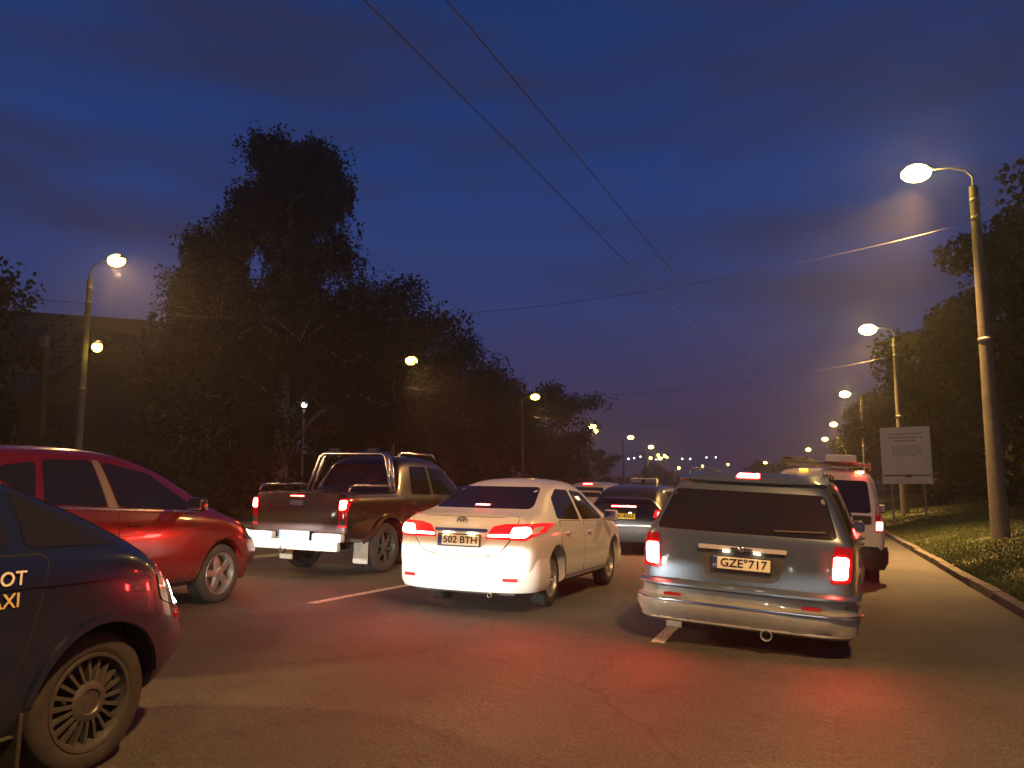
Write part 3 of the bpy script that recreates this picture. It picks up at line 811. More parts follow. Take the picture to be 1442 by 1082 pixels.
def gable_house(root, w, d, eave, ridge, m):
    vs = [(-w / 2, 0, 0), (w / 2, 0, 0), (w / 2, 0, eave), (0, 0, ridge), (-w / 2, 0, eave), (-w / 2, d, 0), (w / 2, d, 0), (w / 2, d, eave), (0, d, ridge), (-w / 2, d, eave)]
    obj('wall', vs, [(0, 1, 2, 3, 4), (6, 5, 9, 8, 7), (1, 6, 7, 2), (5, 0, 4, 9)], m, root)
    k = (ridge - eave) / (w / 2); o = .5
    for sg in (1, -1):
        xa, za = sg * (w / 2 + o), eave - k * o + .06; t = .16
        vs = [(0, -.6, ridge + .06), (xa, -.6, za), (xa, d + .5, za), (0, d + .5, ridge + .06), (0, -.6, ridge + .06 + t), (xa, -.6, za + t), (xa, d + .5, za + t), (0, d + .5, ridge + .06 + t)]
        rf = obj('roof', vs, [(0, 1, 2, 3), (4, 7, 6, 5), (0, 4, 5, 1), (1, 5, 6, 2), (2, 6, 7, 3), (3, 7, 4, 0)], M_roof, root)
    box('chimney', (.9, d * .55, ridge + .2), (.7, .7, 1.5), M_wallg, rf)
gable_house(hs, 7.2, 9, 5.0, 7.7, M_wall)
windows(hs, -3.2, 1.6, 2, 1.7, 2, 2.5, .95, 1.25, 0)
dr = box('door', (2.3, -.0, 1.05), (.95, .12, 2.1), M_wood, hs); box('handle', (1.95, -.10, 1.0), (.03, .05, .14), M_galv, dr)
ds = thing('satellite_dish', 'round pale satellite dish on the corner of the ochre house', 'dish', (0, 0, 0))
bm = bmesh.new(); add_lathe(bm, [(.0005, .10), (.2, .075), (.36, .02), (.44, -.04), (.44, -.06), (.36, .0), (.2, .055), (.0005, .08)], 28, 'Y'); bobj('reflector', bm, M_board, ds, True)
bm = bmesh.new(); add_tube(bm, [(0, .1, 0), (0, .3, -.05), (0, .42, -.35)], .03, 6); add_tube(bm, [(0, -.02, -.42), (0, -.42, -.18)], .014, 5); add_tube(bm, [(0, -.40, -.18), (0, -.5, -.12)], .035, 8); bobj('bracket', bm, M_galv, ds, True)
ds.location = Vector((-29.6, 27.6, .3)) + Matrix.Rotation(R(42), 3, 'Z') @ Vector((2.9, -.42, 3.6)); ds.rotation_euler = (0, 0, R(30))
fn = thing('board_fence', 'weathered vertical board fence in front of the ochre house', 'fence', (-25.6, 14.0, .25), 0)
bmF = bmesh.new(); add_box(bmF, (0, 0, .8), (.025, .19, 1.6)); fo = bobj('board', bmF, M_wood); fmesh = fo.data; bpy.data.objects.remove(fo)
for k in range(90):
    o = bpy.data.objects.new('board', fmesh); link(o, fn); o.location = (random.uniform(-.008, .008), k * .21, random.uniform(-.03, .03)); o.rotation_euler = (random.uniform(-.012, .012), 0, 0)
for z in (.35, 1.25): box('rail', (-.045, 9.4, z), (.05, 19.0, .09), M_wood, fn)
for k in range(9): box('post', (-.12, .1 + k * 2.3, .85), (.09, .09, 1.75), M_wood, fn)

# ------------------------------------------------------------------ street lamps
LR = 'lit street lamps on the right bank'; LL = 'lit street lamps on the left pavement'
def lamp_parts(root, H, rb, rt, arm, rise, dirx, lens=M_lamp, energy=0, lens_k=1., pole_m=M_conc, lean=0., tilt=28, cone=114):
    topx = lean * H
    bm = bmesh.new(); n = 7
    add_tube(bm, [(topx * i / n, 0, -.4 + (H + .4) * i / n) for i in range(n + 1)], [rb + (rt - rb) * i / n for i in range(n + 1)], 14)
    p = bobj('pole', bm, pole_m, root, True); p.data.set_sharp_from_angle(angle=R(50))
    for z in (H - .35, H - .8, H * .55):
        bm = bmesh.new(); rr = rb + (rt - rb) * z / H + .012
        add_lathe(bm, [(rr - .02, z - .05), (rr, z - .05), (rr, z + .05), (rr - .02, z + .05)], 14, 'Z', (topx * z / H, 0, 0))
        bobj('clamp_band', bm, M_galv, p, True)
    tube('bracket', [(topx, 0, H - .5), (topx, 0, H + rise * .45), (topx + dirx * arm * .16, 0, H + rise * .8), (topx + dirx * arm * .5, 0, H + rise * .98), (topx + dirx * arm, 0, H + rise)], [.03, .026, .022, .02, .02], M_galv, root)
    bm = bmesh.new(); hx = topx + dirx * (arm + .22)
    prof = [(-.36, .05, .05), (-.30, .11, .085), (-.05, .16, .12), (.25, .15, .10), (.38, .08, .05)]
    rings = []
    for x, w, h in prof:
        rings.append([bm.verts.new((hx + dirx * x, w * math.cos(t), H + rise + .02 + (h * math.sin(t) if math.sin(t) > 0 else .02 * math.sin(t)))) for t in [2 * math.pi * k / 12 for k in range(12)]])
    for a, b in zip(rings, rings[1:]):
        for k in range(12): bm.faces.new((a[k], a[(k + 1) % 12], b[(k + 1) % 12], b[k]))
    bm.faces.new(rings[0]); bm.faces.new(rings[-1])
    hd = bobj('lamp_head', bm, M_galv, root, True)
    bm = bmesh.new(); bmesh.ops.create_uvsphere(bm, u_segments=18, v_segments=10, radius=1)
    bmesh.ops.scale(bm, vec=(.27 * lens_k, .19 * lens_k, .17 * lens_k), verts=bm.verts); bmesh.ops.translate(bm, vec=(hx + dirx * .04, 0, H + rise - .03 - .06 * (lens_k - 1)), verts=bm.verts)
    bobj('lamp_glass', bm, lens, hd, True)
    if energy:
        l = bpy.data.lights.new('lamp_light', 'SPOT'); l.energy = energy; l.color = (1, .52, .165); l.spot_size = R(cone); l.spot_blend = 1; l.shadow_soft_size = .25
        o = bpy.data.objects.new('lamp_light', l); link(o, root); o.location = (hx, 0, H + rise - .24 * max(1, lens_k)); o.rotation_euler = (0, R(-tilt) * dirx, 0)
E0 = 17000
for i, (x, y, z, H, rb, rt, arm, en, lab) in enumerate((
    (4.02, 21.2, .32, 8.35, .205, .095, .95, E0, 'nearest right street lamp on a stout concrete pole, cut by nothing in front'),
    (4.0, 40.6, .32, 8.1, .19, .10, .85, E0, 'street lamp on the concrete pole behind the white notice board'),
    (4.2, 70.0, .33, 8.3, .16, .09, .95, E0, 'third lit street lamp from the near end on the right bank'),
    (4.1, 99.5, .33, 8.1, .16, .09, .95, E0, 'fourth lit street lamp from the near end on the right bank'),
    (3.6, 127.5, .3, 8.1, .16, .09, .95, 0, 'fifth lit street lamp from the near end on the right bank'),
    (1.2, 158, .3, 8.0, .16, .09, .95, 0, 'sixth lit street lamp from the near end on the right bank'),
    (-3.6, 190, .3, 7.6, .16, .09, .95, 0, 'seventh lit street lamp from the near end on the right bank'),
    (-9.4, 218, .3, 7.6, .16, .09, .95, 0, 'last lit street lamp on the right, above the silver minivan roof'))):
    t = thing('street_lamp', lab, 'street lamp', (x, y, z), 0, LR)
    lamp_parts(t, H, rb, rt, arm, .55, -1, M_lampright if i < 3 else M_lampfar, en, (1.25, 1.4, 1.5, 1.6, 1.7, 1.7, 1.8, 1.8)[i])
for i, (x, y, H, en, lab) in enumerate((
    (-22.35, 19.6, 8.3, E0, 'nearest left street lamp on a pale concrete pole behind the red car'),
    (-22.2, 40.4, 8.1, E0, 'street lamp standing behind the pickup truck in front of dark trees'),
    (-21.6, 60.8, 8.2, E0, 'third lit street lamp along the left pavement, above the white sedan'),
    (-24.6, 90.5, 8.1, E0, 'fourth lit street lamp along the left pavement'),
    (-24.5, 111.5, 8.1, 0, 'fifth lit street lamp along the left pavement'),
    (-26.2, 136, 8.0, 0, 'sixth lit street lamp along the left pavement'),
    (-32.5, 181, 7.8, 0, 'seventh lit street lamp along the left pavement'))):
    t = thing('street_lamp', lab, 'street lamp', (x, y, .15), 0, LL)
    lamp_parts(t, H, .14 if i == 0 else .12, .085, .85, .55, 1, M_lamp if i < 3 else M_lampfar, en * .18, (1.2, 1.35, 1.4, 1.6, 1.6, 1.7, 1.8)[i], tilt=42, cone=118)
# the next pair back along the road, just behind the viewer
for x, y, z, dx, grp, lab in ((4.0, 1.2, .32, -1, LR, 'street lamp on the right bank just behind the viewer'), (-22.3, -1.0, .15, 1, LL, 'street lamp on the left pavement just behind the viewer')):
    t = thing('street_lamp', lab, 'street lamp', (x, y, z), 0, grp); lamp_parts(t, 8.3, .2, .1, .9, .55, dx, M_lamp, 5600 if dx < 0 else 15000, .6, tilt=20 if dx < 0 else 44, cone=140 if dx < 0 else 110)
# small lantern strapped to the nearest left pole
ln = thing('pole_lantern', 'small glowing lantern halfway up the nearest left lamp post', 'lantern', (-22.1, 19.6, 0))
tube('bracket', [(.10, 0, 6.15), (.28, -.06, 6.25), (.34, -.07, 6.2)], .02, M_galv, ln)
bm = bmesh.new(); add_lathe(bm, [(.0005, 6.30), (.10, 6.28), (.15, 6.2), (.15, 6.17), (.0005, 6.17)], 16, 'Z', (.36, -.08, 0)); hd = bobj('hood', bm, M_galv, ln, True)
bm = bmesh.new(); bmesh.ops.create_uvsphere(bm, u_segments=14, v_segments=8, radius=.16); bmesh.ops.translate(bm, vec=(.36, -.08, 6.06), verts=bm.verts); bobj('globe', bm, M_lamp, hd, True)

# distant lights of the town: simple posts with lit heads
random.seed(5)
GF = 'tiny distant street lamps on the skyline'
def cam_point(px, py, depth):
    """a place in the town: bearing and height seen from the road, at a distance of its own"""
    th = R(20.3); cx = (px - 721) / 1125 * depth; z = 1.42 + (690 - py) / 1125 * depth
    return (cx * math.cos(th) - depth * math.sin(th), cx * math.sin(th) + depth * math.cos(th), z)
def far_lamp(loc, lab, r, m):
    t = thing('distant_lamp', lab, 'street lamp', (loc[0], loc[1], 0), 0, GF)
    tube('pole', [(0, 0, -.8), (0, 0, loc[2] - .2)], [.12, .07], M_galv, t, 6)
    tube('bracket', [(0, 0, loc[2] - .3), (0, 0, loc[2] + .25), (.2, 0, loc[2] + .35), (.7, 0, loc[2] + .35)], .05, M_galv, t, 5)
    bm = bmesh.new(); bmesh.ops.create_uvsphere(bm, u_segments=10, v_segments=6, radius=r); bmesh.ops.translate(bm, vec=(.7, 0, loc[2]), verts=bm.verts)
    bobj('lamp_glass', bm, m, t, True)
far = [(787, 634, 190, .45, 1), (778, 629, 230, .3, 1), (806, 642, 300, .38, 1), (816, 646, 300, .35, 1), (828, 643, 330, .33, 1), (833, 647, 340, .35, 1), (834, 608, 150, .4, 1),
       (882, 647, 330, .35, 0), (890, 646, 350, .32, 0), (899, 644, 340, .34, 0), (912, 646, 230, .42, 1), (923, 642, 250, .42, 1), (921, 648, 380, .34, 0), (932, 643, 235, .45, 1), (936, 645, 300, .4, 1),
       (958, 647, 420, .42, 0), (969, 647, 420, .42, 0), (992, 645, 420, .4, 0), (1005, 645, 420, .4, 0), (950, 660, 170, .3, 1), (1020, 655, 220, .33, 1), (984, 657, 200, .25, 1)]
word = 'first second third fourth fifth sixth seventh eighth ninth tenth eleventh twelfth thirteenth fourteenth fifteenth sixteenth seventeenth eighteenth nineteenth twentieth twenty-first twenty-second'.split()
for k, (px, py, d, r, warm) in enumerate(far):
    far_lamp(cam_point(px, py, d), '%s from the left among the skyline points of light, %s' % (word[sorted(f[0] for f in far).index(px)], 'yellow' if warm else 'white'), r, M_lampfar if warm else M_lampwhite)
# two white yard lamps among the left trees
for (px, py, d, lab) in ((20, 565, 40, 'white yard lamp shining at the far left edge under the trees'), (427, 569, 38, 'white yard lamp shining between the trees above the pickup truck')):
    p = cam_point(px, py, d); t = thing('yard_lamp', lab, 'lamp', (p[0], p[1], .3), 0, 'white yard lamps')
    tube('pole', [(0, 0, -.3), (0, 0, p[2] - .45)], [.06, .04], M_galv, t, 8)
    bm = bmesh.new(); add_lathe(bm, [(.0005, p[2] - .1), (.12, p[2] - .14), (.2, p[2] - .22), (.2, p[2] - .25), (.0005, p[2] - .25)], 12, 'Z'); hd = bobj('hood', bm, M_galv, t, True)
    bm = bmesh.new(); bmesh.ops.create_uvsphere(bm, u_segments=10, v_segments=6, radius=.13); bmesh.ops.translate(bm, vec=(0, 0, p[2] - .36), verts=bm.verts); bobj('lamp_glass', bm, M_lampwhite, hd, True)
# unlit mast rising over the trees, and a spare pole by the fence
t = tag(tube('antenna_mast', [(-28.0, 52.5, .3), (-28.0, 52.5, 9), (-28.0, 52.5, 16.0)], [.2, .16, .11], M_wood, None, 8), 'dark wooden pole rising above the trees beside the second left lamp', 'pole')
sp = thing('utility_pole', 'thin unlit pole with a small box left of the nearest left lamp post', 'pole', (-27.0, 22.0, .3)); tube('shaft', [(0, 0, -.2), (0, 0, 7.0)], [.13, .09], M_wood, sp, 8)
box('junction_box', (.0, -.16, 6.7), (.3, .2, .4), M_galv, sp, .02); box('cross_arm', (.0, -.02, 5.7), (1.1, .09, .1), M_wood, sp)

# ------------------------------------------------------------------ overhead wires
def wire(name, pts, lab, r=.013, group=None, sag=0, seg=5):
    P = [Vector(p) for p in pts]
    if sag:
        a, b = P[0], P[-1]; P = [a.lerp(b, k / 16) - Vector((0, 0, sag * 4 * (k / 16) * (1 - k / 16))) for k in range(17)]
    o = tube(name, P, r, M_wire, None, seg); tag(o, lab, 'wire', group); return o
GW = 'trolley wires over the road'
w1 = [(-5.6, -20, 5.6), (-3.75, 0, 5.6), (-3.38, 6.05, 5.6), (-3.22, 9.15, 5.6), (-3.02, 13.5, 5.58), (-2.55, 23, 5.62), (-1.85, 38, 5.56), (-1.1, 54, 5.62), (-1.25, 76, 5.56), (-1.5, 99.7, 5.62), (-3.2, 140, 5.6), (-9.5, 200, 5.6)]
wire('trolley_wire', w1, 'left one of the two trolley wires running above the road', .0065, GW)
wire('trolley_wire', [(x + .66, y + .15, z) for x, y, z in w1], 'right one of the two trolley wires running above the road', .0065, GW)
GS = 'cross-span wires between lamp posts'
def span(y, za, zb, xl, xr, lab):
    wire('span_wire', [(xl, y - .4, za), (xr, y, zb)], lab, .006, GS, sag=1.15)
span(21.2, 7.6, 7.75, -22.0, 3.7, 'span wire slung between the two nearest lamp posts')
span(40.5, 7.3, 7.6, -22.0, 4.0, 'span wire slung between the second pair of lamp posts')
span(61, 7.4, 7.6, -21.6, 4.2, 'span wire slung from the third left lamp post')
wire('service_wire', [(-22.1, 19.6, 7.55), (-38, 4, 8.6)], 'pale wire running off the picture edge from the nearest left lamp post', .011, None, .25)
wire('service_wire', [(-22.1, 19.6, 6.75), (-21.9, 40.3, 6.5)], 'long wire from the nearest left lamp post to the second', .011, None, .5)
wire('service_wire', [(-22.1, 19.6, 5.55), (-22.2, 40.3, 5.4)], 'lower wire from the nearest left lamp post to the second', .011, None, .45)
wire('service_wire', [(3.7, 21.2, 7.7), (10.0, 6.0, 11.2)], 'thin wire rising to the right from the nearest right pole', .008, None, .2)
wire('service_wire', [(4.0, 40.6, 7.9), (6.2, 35.0, 9.5)], 'thin wire rising beside the second right lamp post', .008, None, .1)

# ------------------------------------------------------------------ notice board on the right bank
nb = thing('notice_board', 'white printed notice board standing on the right bank', 'sign', (3.42, 33.3, .22), R(-12))
box('panel', (0, 0, 2.48), (1.70, .04, 2.12), M_board, nb, .006)
box('lower_strip', (0, -.0225, 1.73), (1.62, .004, .055), M_boarddk, nb)
box('lower_label', (.05, -.024, 1.715), (.22, .006, .12), M_boarddk, nb)
for s in (-.55, .55): box('leg', (s, .06, 1.4), (.07, .07, 3.2), M_galv, nb)
rd = random.Random(9)
# small print is blurred past reading in the photograph: rows of short strokes
for r_, (z, w, n, h) in enumerate(((2.52, 1.05, 9, .055), (2.39, 1.15, 9, .055), (2.27, .75, 6, .055), (2.06, .92, 9, .03), (1.99, .92, 9, .03), (1.92, .92, 9, .03), (1.85, .92, 9, .03), (1.78, .92, 9, .03), (1.71, .6, 6, .03))):
    bm = bmesh.new(); x = -w / 2
    while x < w / 2:
        l = rd.uniform(.05, .16); add_box(bm, (min(x + l / 2, w / 2), -.0215, z + .76), (l, .002, h)); x += l + .03
    bobj('print_line', bm, M_boardink, nb)

# ------------------------------------------------------------------ the cars in the queue
random.seed(11)
TH = R(20.3)
def place(root, X, Y, head, extra_roll=0.):
    s = .04 if X > -1.4 else .02
    root.location = (X, Y, road_z(X)); root.rotation_euler = (0, math.atan(s) + extra_roll, R(head))
def third_lamp(c, poly, view, off=.012, m=None, name='high_brake_lamp', res=.05):
    l = c.patch(name, poly, view, M_lens, off=off, thick=.03, res=res, r=.015)
    c.patch('lamp_core', grow(poly, -.008), view, m or M_brake2, off=off + .003, thick=.004, res=res, r=.012, parent=l)
    return l

# ---- silver minivan straight ahead
mv = thing('minivan', 'dented silver minivan straight ahead with both brake lamps glowing', 'car', group='cars queuing on the road')
L = 4.85
c = Car(mv, L, [(0, .30, 1.08, 1.66, .985, .72), (.75, .26, 1.08, 1.72, .99, .74), (1.4, .24, 1.07, 1.73, .995, .75), (2.2, .24, 1.05, 1.73, .995, .75), (2.95, .24, 1.04, 1.69, .99, .73), (3.35, .24, 1.03, 1.54, .985, .70), (3.75, .25, 1.02, 1.30, .975, .70), (4.1, .26, .98, 1.08, .96, .74), (4.5, .28, .86, .96, .92, .68), (4.8, .30, .72, .82, .82, .58)],
        [(.2, .06), (.6, .05), (.75, .05), (1.06, .07), (1.3, .17), (1.62, .36), (1.8, .50)], [(.2, .1), (.5, 0), (.9, .12)], .34, (.98, 3.98), .90, M_silver, level=3, bulge=(.05, .16))
c.patch('rear_window', [(-.83, 1.10), (.83, 1.10), (.70, 1.505), (-.70, 1.505)], 'B', M_glass, off=.003, res=.06, r=.06)
tg = c.patch('tailgate_gap', [(-.80, .585), (.80, .585), (.80, .597), (-.80, .597)], 'B', M_seam, off=.002, thick=.004, res=.06, r=0)
c.patch('wiper', [(.28, 1.135), (.72, 1.150), (.72, 1.166), (.28, 1.151)], 'B', M_trim, off=.018, thick=.01, res=.05, r=0)
c.patch('spoiler', [(-.70, 1.575), (.70, 1.575), (.67, 1.655), (-.67, 1.655)], 'B', M_silver, off=.045, thick=.05, res=.05, r=.04)
third_lamp(c, [(-.115, 1.598), (.115, 1.598), (.105, 1.644), (-.105, 1.644)], 'B', off=.052, m=M_brake)
for sx in (1, -1):
    lens = c.patch('tail_lamp', [(sx * x, z) for x, z in ((.765, .70), (.935, .72), (.945, 1.04), (.80, 1.05))], 'B', M_lensdim, off=.012, thick=.03, res=.04, r=.03)
    c.patch('lamp_core', [(sx * x, z) for x, z in ((.785, .74), (.905, .75), (.915, .95), (.795, .955))], 'B', M_brake, off=.017, thick=.004, res=.04, r=.03, parent=lens)
rec = c.patch('plate_recess', [(-.40, .955), (.40, .955), (.34, .70), (.28, .655), (-.28, .655), (-.34, .70)], 'B', mat('recess grey', (.06, .065, .07), .5), off=.003, thick=.01, res=.06, r=.05)
bar = c.patch('chrome_bar', [(-.395, .935), (.395, .935), (.40, .975), (-.40, .975)], 'B', M_bump, off=.035, thick=.04, res=.05, r=.012)
yb = c.cast((0, .82), 'B')[0].y
# winged badge on the chrome bar
bm = bmesh.new(); add_lathe(bm, [(.0005, yb - .052), (.026, yb - .05), (.032, yb - .042), (.032, yb - .03)], 20, 'Y', (0, 0, .955)); add_box(bm, (-.062, yb - .044, .957), (.075, .008, .022), None, .003); add_box(bm, (.062, yb - .044, .957), (.075, .008, .022), None, .003)
bobj('emblem', bm, M_chrome, bar, True)
c.plate(0, yb - .02, .815, 'GZE\u00b0717', 4, M_platelit, code='LT', tw=.42)
for sx in (-.14, .14): box('plate_lamp', (sx, yb - .03, .925), (.06, .02, .012), M_pl, bar)
# bumper: painted cap, shelf and scraped lower lip
c.bumper(M_silver, 'B', .60, [(-.04, .615), (.035, .60), (.06, .575), (.062, .555), (.03, .545), (-.04, .545)], .965, .02, name='bumper_cap', corner=.24, bulge=.05)
rbp = c.bumper(M_scuff, 'B', .62, [(-.04, .545), (.022, .54), (.018, .50), (.026, .45), (.06, .425), (.072, .40), (.07, .345), (.045, .285), (.02, .235), (-.05, .22)], .965, .02, corner=.24, bulge=.05)
rd = random.Random(4)
for v in rbp.data.vertices:                       # knocked-in right corner and ragged lower edge
    q = v.co
    w = math.exp(-((q.x - .60) ** 2) / .05 - ((q.z - .47) ** 2) / .006)
    if q.y < .2: q.y += .045 * w
    w2 = math.exp(-((q.x - .93) ** 2) / .03 - ((q.z - .36) ** 2) / .01); q.x -= .035 * w2; q.y += .02 * w2
    if q.z < .25: q.z += rd.uniform(-.022, .018); q.y += rd.uniform(-.01, .02)
c.bumper(M_chrome, 'B', .30, [(.06, .428), (.082, .424), (.084, .412), (.06, .408)], .965, .02, name='bumper_strip', corner=.24, bulge=.05)
c.bumper(M_steel, 'B', .5, [(-.02, .235), (.035, .245), (.04, .225), (.0, .20), (-.03, .20)], .955, .03, name='scraped_lip', corner=.24, bulge=.05)
box('reflector', (.62, -.085, .475), (.16, .012, .03), M_lensdim, mv, .004); box('reflector', (-.62, -.085, .475), (.16, .012, .03), M_lensdim, mv, .004)
bm = bmesh.new(); add_lathe(bm, [(.036, .4), (.05, .03), (.056, .0), (.05, -.014), (.040, .0), (.034, .3)], 18, 'Y', (.24, -.06, .185)); bobj('exhaust_pipe', bm, M_steel, mv, True)
bm = bmesh.new(); add_tube(bm, [(-.60, -.03, .185), (-.60, .40, .20)], .030, 10); add_box(bm, (-.60, -.05, .185), (.15, .04, .06), None, .008); bobj('tow_bracket', bm, M_steel, mv)
for sx in (1, -1):
    for a, b in ((.46, 1.62), (1.70, 2.72), (2.80, 3.62)):
        top = 1.53 if b < 3.6 else 1.50
        bb = b if b < 3.6 else 3.56; tb = b if b < 3.6 else 3.12
        c.patch('side_window', [(a, 1.13), (bb + (.14 if b > 3 else 0), 1.13), (tb, top), (a + (.20 if a < .5 else 0), top)], 'R' if sx > 0 else 'L', M_glass, off=.003, res=.08, r=.04)
c.door([(1.72, .38), (2.74, .38), (2.74, 1.10), (1.72, 1.10)], (1.85, .98)); c.door([(2.79, .38), (3.50, .38), (3.66, .80), (3.72, 1.10), (2.79, 1.10)], (2.92, .98))
for sx in (1, -1):
    bm = bmesh.new(); xx = sx * .66
    add_tube(bm, [(xx, .75, 1.66), (xx, .82, 1.715), (xx, 1.0, 1.73), (xx, 2.5, 1.735), (xx, 2.65, 1.72), (xx, 2.72, 1.66)], .011, 8)
    for y in (1.3, 2.0): add_box(bm, (xx, y, 1.70), (.03, .09, .07))
    bobj('roof_rail', bm, M_silver, mv, True)
c.mirror('headlamp', [(.42, .70), (.74, .72), (.76, .84), (.45, .80)], 'F', M_clear, off=.008, res=.06)
c.patch('windscreen', [(-.74, 1.12), (.74, 1.12), (.66, 1.48), (-.66, 1.48)], 'F', M_glass, off=.003, res=.08, r=.05)
c.bumper(M_silver, 'F', .55, [(-.04, .62), (.03, .60), (.06, .5), (.05, .34), (.0, .25), (-.05, .24)], .93, .10, name='front_bumper', corner=.34, bulge=.12)
c.mirrors(3.45, 1.10, .77, M_silver)
c.wheels(M_rim, 'five', .215)
mv.scale = (.95, .93, .92)
place(mv, -.645, 7.48, -4.2, .018)

# ---- white sedan
sd = thing('sedan', 'white four-door sedan with glowing tail lamps, in the middle lane', 'car', group='cars queuing on the road')
L = 4.62
c = Car(sd, L, [(0, .26, .92, 1.08, .885, .74), (.45, .22, .93, 1.12, .89, .72), (.75, .21, .94, 1.20, .892, .67), (1.15, .21, .94, 1.38, .892, .60), (1.6, .20, .93, 1.475, .892, .585), (2.2, .20, .92, 1.495, .892, .585), (2.75, .20, .91, 1.46, .892, .575), (3.2, .20, .90, 1.28, .89, .60), (3.6, .21, .89, 1.06, .885, .70), (4.0, .22, .84, .96, .87, .68), (4.4, .24, .74, .86, .80, .6), (4.58, .28, .62, .74, .72, .5)],
        [(.2, .12), (.5, .06), (.7, .05), (.92, .10), (1.08, .16)], [(.2, .12), (.5, 0), (.8, .12)], .325, (.98, 3.68), .80, M_white, level=3, bulge=(.07, .20))
c.patch('rear_window', [(-.655, 1.115), (.655, 1.115), (.53, 1.365), (-.53, 1.365)], 'B', M_glass, off=.003, res=.05, r=.06)
third_lamp(c, [(-.10, 1.135), (.10, 1.135), (.10, 1.158), (-.10, 1.158)], 'B', off=.006, res=.04)
# boot lid with its curved lower gap
lid = [(-.70, 1.035), (.70, 1.035), (.62, .80), (.50, .66), (.30, .615), (-.30, .615), (-.50, .66), (-.62, .80)]
g = c.patch('boot_gap', grow(lid, .009), 'B', M_seam, off=.0015, thick=.004, res=.05, r=.06)
bl_ = c.patch('boot_lid', lid, 'B', M_white, off=.006, thick=.008, res=.045, r=.06); g.parent = bl_
c.patch('boot_trim', [(-.34, .868), (.34, .868), (.34, .898), (-.34, .898)], 'B', M_chrome, off=.022, thick=.03, res=.05, r=.01)
yb = c.cast((0, .78), 'B')[0].y
for sx in (1, -1):
    lens = c.patch('tail_lamp', [(sx * x, z) for x, z in ((.31, .80), (.80, .795), (.875, .86), (.85, .965), (.55, .96), (.40, .93))], 'B', M_lens, off=.014, thick=.03, res=.04, r=.03)
    c.patch('lamp_core', [(sx * x, z) for x, z in ((.60, .815), (.79, .82), (.835, .87), (.81, .93), (.64, .925))], 'B', M_brake, off=.019, thick=.004, res=.035, r=.03, parent=lens)
    c.patch('light_bar', [(sx * x, z) for x, z in ((.34, .818), (.60, .822), (.60, .852), (.35, .845))], 'B', M_brake2, off=.019, thick=.004, res=.04, r=.012, parent=lens)
c.plate(0, yb - .035, .775, '502 BTH', 6, M_platelit, code='')
for sx in (-.16, .16): box('plate_lamp', (sx, yb - .045, .855), (.09, .03, .012), M_pl, sd)
# oval ring emblem
bm = bmesh.new()
ye = c.cast((0, .985), 'B')[0].y - .012
def ring(cx, cz, rx, rz, r=.006, n=28): add_tube(bm, [(cx + rx * math.cos(2 * math.pi * k / n), ye, cz + rz * math.sin(2 * math.pi * k / n)) for k in range(n + 1)], r, 6)
ring(0, .985, .066, .042); ring(0, .985, .022, .040, .005); ring(0, 1.006, .046, .018, .005)
bobj('emblem', bm, mat('dull chrome', (.25, .24, .22), .35, .8), sd, True)
c.bumper(M_white, 'B', .60, [(-.05, .62), (.015, .60), (.035, .52), (.045, .42), (.035, .30), (.0, .235), (-.06, .225)], .862, .045, corner=.30, bulge=.09)
for sx in (1, -1):
    rf_ = box('reflector', (0, 0, 0), (.17, .03, .034), M_lens, sd, .006); rf_.location = (sx * .64, .0, .375); rf_.rotation_euler = (0, 0, R(14) * sx)  # reflector shine put in as the lit lens material's glow
box('underbody', (0, .45, .22), (1.3, .6, .06), M_trim, sd, .01)
bm = bmesh.new(); add_lathe(bm, [(.02, .3), (.027, .02), (.03, .0), (.026, -.008), (.02, .0)], 14, 'Y', (.40, -.02, .205)); bobj('exhaust_pipe', bm, M_steel, sd, True)
for v in 'RL':
    c.patch('rear_door_window', [(1.12, 1.00), (2.02, .965), (2.06, 1.335), (1.62, 1.345), (1.30, 1.24)], v, M_glass, off=.003, res=.06, r=.05)
    c.patch('front_door_window', [(2.13, .965), (3.22, .945), (3.05, 1.06), (2.66, 1.30), (2.15, 1.335)], v, M_glass, off=.003, res=.06, r=.05)
    c.patch('sill', [(1.42, .25), (3.25, .25), (3.25, .29), (1.42, .29)], v, M_trim, off=.012, thick=.02, res=.1, r=.01)
c.door([(1.36, .33), (2.07, .33), (2.09, .945), (1.12, .975), (1.12, .72), (1.30, .55)], (1.36, .83)); c.door([(2.11, .33), (3.14, .33), (3.27, .60), (3.30, .92), (2.12, .945)], (2.32, .81))
c.mirrors(3.05, 1.00, .86, M_white)
c.patch('windscreen', [(-.66, 1.06), (.66, 1.06), (.54, 1.40), (-.54, 1.40)], 'F', M_glass, off=.003, res=.06, r=.05)
c.mirror('headlamp', [(.40, .66), (.70, .70), (.73, .80), (.44, .74)], 'F', M_head, off=.008, res=.06)
c.bumper(M_white, 'F', .5, [(-.04, .56), (.03, .54), (.05, .44), (.04, .30), (.0, .22), (-.05, .215)], .80, .10, name='front_bumper', corner=.40, bulge=.16)
c.wheels(M_rim, 'ten', .205)
for sx in (-.6, .6): spot_beam(sd, (sx, L + .02, .66), 130)
sd.scale = (.955, .88, 1)
place(sd, -3.68, 8.24, -3.0)

